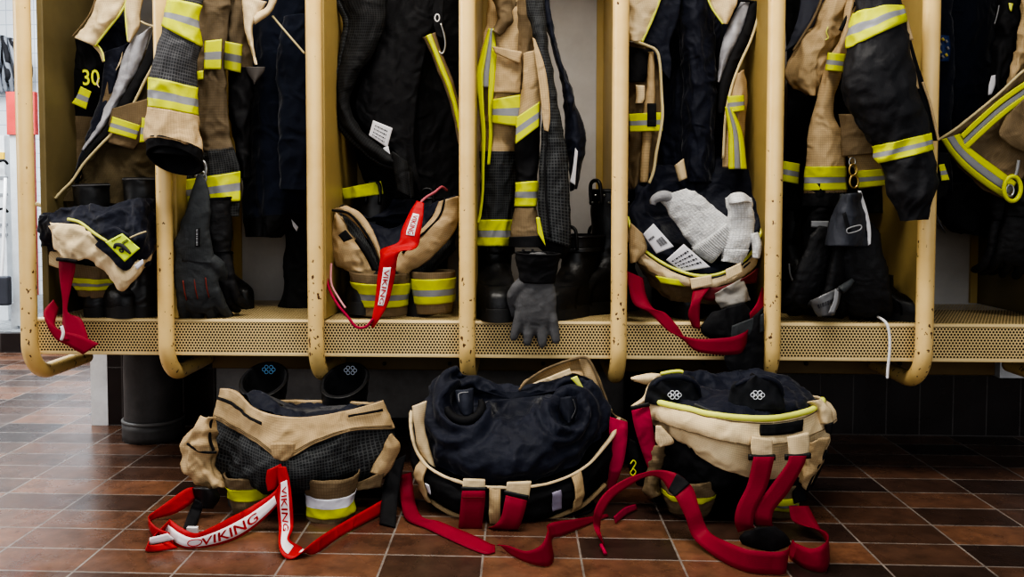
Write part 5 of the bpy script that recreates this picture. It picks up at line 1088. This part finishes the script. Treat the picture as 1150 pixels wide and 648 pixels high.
# ================================================================== FLOOR: trousers 2 (middle)
b, sb = floor_boot(521, 590, -.03, .255, .05, 'black boot with navy tongue showing in the middle bundle, its left boot', tilt=(.04, -.02), tabs=False)
None and pipe('tongue', [A([0, .05, .25]), A([0, .04, .31]), A([0, .07, .34]), A([0, .1, .335])], [.018, .024, .022, .014], NAV, b, n=16, seg=10)
b, sb = floor_boot(630, 590, -.03, .25, -.1, 'black boot sunk deep in the middle bundle, its right boot', tilt=(.04, .0), tabs=False)
t = thing('turnout_trousers', 'trousers with bulging navy lining and two short red straps, middle of floor', 'trousers', (P(575, 590, -.1)[0], -.12, 0), 'trousers rolled down over boots')
# outer shell
s = Surf([ring([(466, 462), (474, 512), (515, 540), (565, 547), (615, 542), (660, 518), (690, 470)], [(490, 450), (540, 440), (600, 440), (650, 450)], -.12, .16, .14),
          ring([(460, 480), (468, 528), (512, 556), (565, 564), (618, 558), (664, 534), (694, 490)], [(490, 475), (540, 470), (600, 470), (655, 475)], -.12, .175, .15),
          ring([(464, 505), (476, 548), (515, 573), (565, 582), (618, 577), (660, 556), (690, 520)], [(490, 505), (540, 500), (600, 500), (655, 505)], -.12, .165, .14),
          ring([(474, 530), (490, 562), (525, 582), (565, 590), (612, 585), (650, 566), (680, 540)], [(490, 540), (540, 540), (600, 540), (655, 540)], -.12, .12, .12)], cu=True, amp=.007, fx=10, fz=10, seed=161)
s.mesh('shell', BLK, t); sh2 = s
w = Surf([[s.ev([u], [v], .012)[0][0, 0] for u in np.linspace(0, 6, 19)] for v in (-.0, .22)]); w.mesh('waist_edge', BEIL, t, t=.01)
pipe('hem_binding', [s.ev([u], [2.55], .006)[0][0, 0] for u in np.linspace(.5, 5.6, 16)], .006, BEI, t, n=60)
for u0, u1 in ((1.05, 1.3), (2.72, 2.95), (4.5, 4.72)): s.mesh('belt_loop', BEI, t, u=(u0, u1), v=(.1, 2.2), off=.012, t=.005)
s.mesh('lilac_tab', LILAC, t, u=(4.02, 4.22), v=(.75, 1.75), off=.009, t=.003); s.mesh('white_tab', LBL, t, u=(1.34, 1.42), v=(1.1, 1.6), off=.009, t=.003)
s = LR([(463, 456), (465, 475), (467, 495), (473, 512), (478, 520)], [(479, 450), (477, 475), (481, 495), (486, 513), (490, 525)], Y=-.20, n=4, bulge=.012, amp=.003, seed=162); s.mesh('waist_flap', BEIL, t)
# bulging lining: two drapes over the boots with deep wells
xc = P(575, 480, -.12)[0]
def well(px, py, Y, r0, r1, z0, dz): return
s = Surf([ring([(474, 470), (484, 516), (520, 536), (566, 541), (612, 537), (654, 514), (686, 470)], [(490, 452), (540, 446), (600, 446), (655, 452)], -.12, .15, .12),
          ring([(476, 462), (484, 502), (520, 524), (566, 530), (612, 524), (654, 500), (686, 462)], [(490, 446), (540, 444), (600, 444), (655, 446)], -.12, .165, .12),
          ring([(480, 446), (488, 480), (522, 504), (568, 512), (612, 500), (652, 476), (682, 452)], [(492, 432), (538, 440), (598, 440), (655, 432)], -.12, .155, .10),
          ring([(489, 430), (498, 462), (530, 484), (570, 492), (608, 478), (646, 456), (674, 440)], [(498, 420), (538, 432), (598, 434), (652, 424)], -.12, .12, .06),
          ring([(500, 418), (506, 440), (532, 462), (572, 474), (604, 458), (640, 436), (662, 428)], [(512, 415), (545, 425), (594, 433), (645, 421)], -.11, .08, .03),
          ring([(520, 440), (526, 448), (540, 458), (572, 468), (602, 456), (628, 446), (642, 442)], [(524, 438), (545, 440), (594, 440), (635, 440)], -.10, .03, .0)], cu=True, amp=.012, fx=9, fz=9, seed=163, ridge=.7)
cl = stick(s, 521, 454); cr_ = stick(s, 638, 462)
LIN = s
s.wells = [(cl, .052, .06), (cr_, .042, .045)]
s.mesh('lining', NAV, t, bot=True, res=.0035)
roll_ = [cl+A([.043*math.cos(a), -.012-.012*math.sin(-a)*1, .034*math.sin(a)]) for a in np.linspace(math.pi*1.02, math.pi*2.15, 9)]
pipe('boot_collar_roll', roll_, [.006, .011, .0125, .013, .013, .0125, .012, .010, .006], BLK, t, n=40, seg=12)
tq = cl+A([0, -.004, 0])
tg2 = Surf([[tq+A([-.024, .006, .036]), tq+A([-.008, -.008, .040]), tq+A([.008, -.008, .042]), tq+A([.022, .004, .042])], [tq+A([-.020, .002, .01]), tq+A([-.006, -.018, .012]), tq+A([.010, -.018, .013]), tq+A([.022, 0, .012])], [tq+A([-.010, -.004, -.02]), tq+A([0, -.022, -.02]), tq+A([.012, -.022, -.02]), tq+A([.022, -.004, -.018])]])
tg2.mesh('boot_tongue', cloth('slate_tongue', (.035, .04, .06), rough=.6), t, t=.012)
pipe('tongue_stitch', [tq+A([-.012, -.020, .012]), tq+A([-.014, -.014, .030]), tq+A([-.004, -.012, .034]), tq+A([.010, -.012, .035])], .0013, SIL, t, n=20)
tq = cr_+A([0, .006, 0])
tg3 = Surf([[tq+A([-.020, .004, .03]), tq+A([0, -.008, .036]), tq+A([.018, .004, .034])], [tq+A([-.022, .002, 0]), tq+A([0, -.014, 0]), tq+A([.022, .0, .004])], [tq+A([-.012, -.004, -.024]), tq+A([0, -.016, -.026]), tq+A([.014, -.004, -.022])]])
tg3.mesh('boot_tongue', cloth('dark_slate_tongue', (.018, .021, .034), rough=.6), t, t=.012)
pipe('tongue_stitch', [tq+A([.010, -.010, .030]), tq+A([.016, -.010, .006]), tq+A([.006, -.016, -.016])], .001, GLG, t, n=20)
# back flap
s = LR([(583, 438), (592, 429), (610, 417), (632, 408), (654, 402), (664, 408)], [(592, 438), (606, 432), (622, 424), (640, 418), (650, 420), (654, 424)], Y=-.055, n=5, bulge=-.02, amp=.005, seed=164); s.mesh('back_flap', [BEI], t)
s = LR([(584, 438), (600, 430), (622, 421), (640, 414)], [(592, 440), (610, 434), (628, 427), (642, 420)], Y=-.075, n=4, amp=.003, seed=165); s.mesh('flap_lining', BEIL, t)
s = LR([(650, 402), (656, 424), (664, 444), (674, 460), (684, 468)], [(664, 406), (674, 426), (680, 446), (686, 462), (702, 473)], Y=-.09, n=4, bulge=.008, amp=.004, seed=166); s.mesh('back_flap', BEI, t)
pipe('flap_edge', [(583, 438), (592, 428), (610, 416), (632, 407), (655, 401), (664, 408), (672, 426), (680, 446), (687, 464), (704, 474)], .0035, BRO, t, Y=-.098, n=60)
pipe('flap_button', [(682, 458, -.1), (685, 462, -.108)], .008, BEIL, t, n=4)
lb = LR([(641, 425), (651, 436)], [(648, 422), (656, 437)], Y=-.125, n=3); lb.mesh('lime_label', LIME, t)
# straps
for l, r in (([(520, 538), (519, 551)], [(545, 539), (545, 552)]), ([(569, 542), (568, 555)], [(597, 541), (594, 560)])):
    s = LR(l, r, Y=-.308, n=4, bulge=.004); s.mesh('strap_tab', BEIL, t, t=.007)
for l, r in (([(518, 547), (519, 552)], [(547, 548), (546, 553)]), ([(566, 551), (566, 556)], [(594, 557), (593, 562)])):
    s = LR(l, r, Y=-.313, n=4, bulge=.003); s.mesh('buckle', LEA, t, t=.008)
strap('short_strap', [[(519, 551, -.32), (545, 551, -.32)], [(518, 558, -.325), (545, 558, -.325)], [(516, 580, -.325), (543, 580, -.325)], [(515, 595, -.315), (541, 595, -.315)], [(517, 597, -.28), (541, 597, -.28)]], RED, t)
strap('short_strap', [[(568, 556, -.32), (592, 562, -.32)], [(566, 566, -.33), (590, 572, -.33)], [(562, 582, -.335), (585, 588, -.335)], [(553, 592, -.33), (578, 596, -.325)], [(547, 592, -.30), (556, 597, -.28)], [(545, 586, -.26), (552, 590, -.25)]], RED, t)
for y in (558,):
    strap('strap_seam', [[(519, y, -.3275), (519, y+2, -.3275)], [(545, y, -.3275), (545, y+2, -.3275)]], plain('dark_red_thread', (.16, .006, .012), .7), t, t=.001)
strap('long_strap', [[(449, 534, -.14), (462, 530, -.14)], [(450, 560, -.2), (466, 562, -.2)]]+[[F(456, 583, .006), F(474, 580, .02)], [F(480, 594, .004), F(492, 585, .02)], [F(505, 606, .003), F(512, 593, .018)], [F(530, 617, .003), F(534, 602, .016)], [F(546, 622, .003), F(550, 610, .012)], [F(556, 620, .003), F(556, 612, .008)]], RED, t)
strap('long_strap', [[F(558, 613, .012), F(561, 611, .016)], E(570, 613, 572, 622), E(590, 619, 592, 632), E(608, 612, 614, 636), E(616, 596, 622, 628), E(615, 590, 620, 606), E(624, 586, 630, 602), E(645, 583, 650, 594), E(664, 580, 668, 586), E(682, 577, 684, 580)], RED, t)
s = LR([(525, 596), (523, 606), (532, 614)], [(560, 596), (562, 608), (552, 616)], Y=-.31, n=4, bulge=.02, amp=.004, seed=167); s.mesh('back_pad', BLK, t)
strap('side_strap', [[(685, 468, -.14), (705, 474, -.15)], [(684, 482, -.15), (705, 488, -.16)], [(685, 510, -.16), (702, 512, -.17)], [(683, 535, -.16), (697, 530, -.17)], [(682, 550, -.15), (690, 548, -.15)]], PNK, t)
strap('side_strap', [E(690, 580, 692, 588), E(702, 570, 704, 578), E(714, 566, 716, 572)], PNK, t)
s = TUBE([(500, 570), (498, 590)], [(560, 572), (556, 592)], Y=-.17, flat=1., amp=.005, seed=168); s.mesh('leg', BLK, t)
s = TUBE([(600, 570), (602, 590)], [(668, 565), (660, 588)], Y=-.16, flat=1., amp=.005, seed=169); s.mesh('leg', BLK, t)
# ================================================================== FLOOR: trousers 3 (right)
b, sb = floor_boot(763, 585, -.05, .285, .05, 'black boot with white emblem in the right bundle on the floor, its left boot', tilt=(0, -.02), tabs=False)
b, sb = floor_boot(852, 585, -.06, .285, -.05, 'black boot with white emblem in the right bundle on the floor, its right boot', tilt=(0, 0), tabs=False)
t = thing('turnout_trousers', 'pale beige trousers with lime rim and long crimson strap, right on floor', 'trousers', (P(815, 590, -.15)[0], -.15, 0), 'trousers rolled down over boots')
r0 = ring([(728, 448), (752, 455), (785, 463), (818, 469), (862, 470), (900, 462), (920, 452)], [(745, 440), (790, 438), (830, 438), (870, 440), (905, 446)], -.13, .16, .13)
s = Surf([r0, ring([(725, 460), (750, 468), (783, 478), (818, 488), (862, 492), (902, 484), (932, 462)], [(745, 455), (790, 455), (830, 455), (870, 455), (912, 458)], -.13, .18, .145),
          ring([(728, 470), (752, 474), (786, 486), (818, 495), (864, 499), (904, 491), (935, 474)], [(745, 470), (790, 470), (830, 470), (870, 470), (915, 470)], -.13, .18, .145)], cu=True, amp=.006, fx=11, fz=11, seed=171)
s.mesh('waistband', BEIL, t, t=.006, off=.010); wb3 = s
for v_ in (.25, 1.75): seam(s, np.linspace(0, 6, 40), v_, .0107, BRO, t)
pipe('rim_piping', [q for q in [s.ev([u], [.02], .010)[0][0, 0] for u in np.linspace(0, 6, 22)]], .0075, plain('bright_lime_piping', (.80, .85, .16), .6), t, n=80)
pipe('rim_piping', [(742, 420), (752, 418), (762, 417), (767, 418)], .005, LIME, t, Y=-.09)
s.mesh('size_patch', BLK, t, u=(3.75, 4.85), v=(.3, .85), off=.0135, t=.003, label='dark rectangular patch')
s = Surf([ring([(732, 470), (756, 476), (788, 486), (820, 496), (864, 500), (900, 492), (930, 478)], [(745, 470), (790, 470), (830, 470), (870, 470), (912, 470)], -.13, .165, .13),
          ring([(735, 480), (760, 490), (792, 506), (824, 520), (864, 528), (902, 516), (930, 496)], [(745, 490), (790, 490), (830, 490), (870, 490), (912, 490)], -.13, .175, .13),
          ring([(744, 486), (768, 500), (800, 520), (832, 534), (868, 538), (900, 528), (924, 510)], [(745, 510), (790, 510), (830, 510), (870, 510), (912, 510)], -.13, .165, .13)], cu=True, amp=.006, fx=11, fz=11, seed=172)
s.mesh('front_panel', BEIL, t, off=.002)
s = Surf([ring([(728, 476), (756, 490), (788, 506), (820, 518), (864, 526), (902, 514), (930, 490)], [(745, 490), (790, 490), (830, 490), (870, 490), (912, 490)], -.13, .15, .13),
          ring([(720, 510), (756, 530), (788, 540), (820, 546), (864, 548), (900, 540), (924, 520)], [(745, 530), (790, 530), (830, 530), (870, 530), (912, 530)], -.13, .14, .13),
          ring([(728, 540), (758, 556), (788, 560), (820, 562), (864, 562), (894, 556), (914, 540)], [(745, 550), (790, 550), (830, 550), (870, 550), (905, 550)], -.13, .09, .1)], cu=True, amp=.010, fx=10, fz=10, seed=173)
s.mesh('shell', BLK, t)
c3 = P(818, 450, -.13)
s = Surf([[q*A([.97, 1, 1])+A([c3[0]*.03, .010, -.002]) for q in r0], ring([(738, 444), (756, 446), (785, 454), (818, 458), (862, 458), (896, 452), (910, 444)], [(744, 430), (790, 424), (830, 422), (870, 426), (902, 440)], -.12, .13, .11),
          ring([(740, 436), (760, 440), (786, 444), (818, 446), (858, 446), (890, 444), (900, 438)], [(746, 424), (790, 420), (830, 418), (868, 420), (896, 432)], -.11, .09, .09),
          ring([(752, 428), (766, 430), (786, 434), (818, 440), (850, 434), (874, 432), (886, 432)], [(756, 420), (790, 420), (830, 420), (862, 416), (882, 426)], -.1, .06, .06),
          ring([(780, 440), (790, 440), (800, 442), (818, 444), (836, 442), (850, 440), (860, 440)], [(790, 438), (805, 438), (830, 438), (845, 438), (856, 438)], -.1, .02, .02)], cu=True, amp=.011, fx=12, fz=12, seed=174, ridge=.7)
s.mesh('lining', NAV, t, bot=True, res=.004)
lab_ = lambda p: 9 if p < 800 else 0
for px, lab in ((757, 0), (850, 1)):
    lp = LR([(px-10, 423), (px-25, 429), (px-31, 442), (px-33, 462-lab_(px))], [(px+10, 422), (px+24, 428), (px+30, 441), (px+32, 462)], Y=-.232+.005*lab_(px), n=7, bulge=.016, amp=.010, seed=px); lp.mesh('boot_collar', plain('deep_navy_collar', (.007, .008, .012), .75, bump=.5, bscale=40), t, t=.03); pipe('collar_fold', [stick(lp, px-24, 433), stick(lp, px-12, 425), stick(lp, px+8, 424), stick(lp, px+24, 431), stick(lp, px+30, 444)], [.004, .007, .008, .007, .004], NAV, t, n=30)
    q = stick(lp, px, 443, .004)
    for a in range(6):
        pipe('emblem', [q+A([.011*math.cos(a*1.047)+.005*math.cos(b_), -.002, .006*math.sin(a*1.047)+.005*math.sin(b_)]) for b_ in np.arange(6)*math.pi/3], .0011, SILW, t, closed=True, n=14, seg=4)
pipe('lining_edge', [(780, 454), (800, 462), (820, 466), (838, 466)], .003, GLG, t, Y=-.262)
# left flap and strap
s = LR([(742, 420), (732, 419), (722, 420), (708, 424)], [(738, 430), (731, 432), (724, 432), (712, 428)], Y=-.16, n=4, bulge=.01, amp=.003, seed=175); s.mesh('left_flap', BEIL, t, t=.005)
s = LR([(734, 420), (726, 434), (722, 445), (708, 456)], [(743, 422), (738, 438), (728, 452), (711, 460)], Y=-.165, n=4, bulge=.01, amp=.004, seed=176); s.mesh('left_flap', BEIL, t, t=.005)
strap('side_strap', [[(709, 461, -.19), (729, 456, -.2)], [(712, 478, -.2), (732, 472, -.21)], [(719, 502, -.2), (736, 500, -.21)], [(726, 522, -.2), (736, 524, -.21)], [(731, 534, -.2), (735, 534, -.21)]], PNK, t)
s = LR([(708, 457), (709, 460)], [(729, 452), (730, 456)], Y=-.205, n=3); s.mesh('buckle', LEA, t, t=.006)
s = LR([(706, 492), (704, 510), (708, 530), (716, 545)], [(722, 500), (728, 515), (730, 532), (734, 548)], Y=-.15, n=4, bulge=.03, amp=.005, seed=177); s.mesh('side_panel', BLK, t)
pipe('side_mark', [(708, 521), (711, 517), (714, 520), (711, 526), (708, 531), (711, 534), (714, 530), (711, 526)], .0017, YEL, t, Y=-.188, n=40)
s = LR([(736, 478), (736, 494), (740, 502)], [(742, 478), (757, 496), (744, 502)], Y=-.245, n=4, bulge=.006, amp=.003, seed=178); s.mesh('pocket_flap', BEIL, t)
s = LR([(735, 500), (728, 525), (722, 550), (728, 560)], [(746, 500), (744, 525), (740, 548), (742, 556)], Y=-.2, n=4, bulge=.02, amp=.008, fx=20, fz=20, seed=179); s.mesh('leg_side', BRO, t)
# legs
s = TUBE([(738, 530), (740, 546), (744, 556), (752, 572)], [(806, 530), (805, 546), (802, 556), (794, 572)], Y=-.19, flat=1.25, amp=.007, fx=14, fz=14, seed=180); lg = s.mesh('leg', BRO, t, t=.004); s.stripe(lg, (1.0, 1.55), u=(4.4, 6.6) if False else None, mats=[YEL, YEL, YEL])
s = TUBE([(838, 535), (842, 552), (846, 562), (850, 576)], [(900, 535), (896, 552), (893, 562), (888, 576)], Y=-.17, flat=1.2, amp=.006, fx=14, fz=14, seed=181); lg = s.mesh('leg', BRO, t); s.stripe(lg, (.8, 2.2))
s = LR([(902, 500), (898, 520), (896, 540)], [(930, 490), (922, 520), (907, 552)], Y=-.23, n=5, bulge=.025, amp=.008, fx=16, fz=16, seed=182); s.mesh('right_pocket', BEI, t)
pipe('pocket_edge', [(929, 506), (918, 524), (910, 540), (906, 552)], .004, BLK, t, Y=-.235)
s = LR([(894, 535), (890, 552), (892, 566)], [(904, 540), (904, 552), (906, 562)], Y=-.24, n=3); s.mesh('buckle_pad', BLK, t)
s = LR([(906, 452), (914, 460), (918, 476)], [(922, 448), (934, 460), (936, 476)], Y=-.18, n=4, bulge=.02, amp=.004, seed=183); s.mesh('waist_corner', BEIL, t)
s = LR([(926, 478), (928, 486)], [(936, 474), (934, 488)], Y=-.2, n=3); s.mesh('side_tab', BLK, t)
# loops and crimson straps
for l, r in (([(844, 490), (843, 502), (845, 513)], [(868, 494), (868, 504), (868, 514)]), ([(884, 491), (885, 502), (886, 513)], [(909, 486), (909, 500), (908, 512)])):
    s = LR(l, r, Y=-.325, n=4, bulge=.006, amp=.002, seed=184); s.mesh('strap_tab', BEIL, t, t=.007)
    a, b_ = l[-1], r[-1]
    s = LR([(a[0]-4, a[1]-2), (a[0]-4, a[1]+4)], [(b_[0]+3, b_[1]-3), (b_[0]+3, b_[1]+3)], Y=-.332, n=3); s.mesh('buckle', LEA, t, t=.007)
strap('front_strap', [[(846, 513, -.34), (870, 513, -.34)], [(845, 520, -.345), (868, 521, -.345)], [(839, 545, -.35), (862, 546, -.35)], [(828, 568, -.36), (849, 572, -.36)], [(825, 585, -.365), (846, 590, -.365)], [(829, 598, -.36), (848, 592, -.36)]], RED, t)
strap('front_strap', [[(886, 512, -.34), (906, 512, -.34)], [(883, 522, -.345), (902, 524, -.345)], [(864, 548, -.35), (886, 552, -.35)], [(851, 566, -.355), (870, 572, -.355)], [(847, 580, -.36), (867, 584, -.36)], [(849, 590, -.355), (868, 591, -.355)]], RED, t)
s = LR([(836, 596), (830, 604), (838, 615), (852, 622)], [(870, 590), (882, 600), (887, 610), (884, 624)], Y=-.38, n=6, bulge=.035, amp=.004, seed=185); s.mesh('back_pad', BLK, t, t=.01)
ls = strap('long_strap', [[F(678, 614, .004), F(674, 600, .03)]]+[[(667, 592, -.36), (674, 594, -.36)], [(668, 572, -.36), (676, 580, -.36)], [(680, 553, -.345), (688, 560, -.345)], [(700, 539, -.33), (708, 545, -.33)], [(722, 531, -.32), (728, 535, -.32)], [(742, 528, -.32), (742, 538, -.32)], [(762, 533, -.34), (752, 552, -.34)], [(778, 548, -.36), (760, 561, -.37)], [(786, 572, -.385), (770, 582, -.385)], [(796, 596, -.40), (780, 606, -.40)]]+[E(815, 608, 810, 630), E(840, 617, 838, 642), E(868, 620, 866, 645), E(884, 618, 882, 644), E(888, 612, 884, 630)], RED, t)
ls.mesh('black_keeper', BLK, t, v=(6.9, 7.75), u=(-.0, 1), off=.003, t=.008, label='black keeper band')
strap('long_strap', [[(886, 568, -.29), (908, 568, -.28)], [(892, 586, -.32), (914, 580, -.31)]]+[E(926, 596, 930, 612), E(929, 608, 929, 640), E(912, 616, 908, 640), E(894, 610, 888, 628), E(890, 606, 886, 616)], RED, t)
pipe('strap_tip', [F(675, 612, .012), F(680, 622, .006)], .004, PNK, t, n=6)
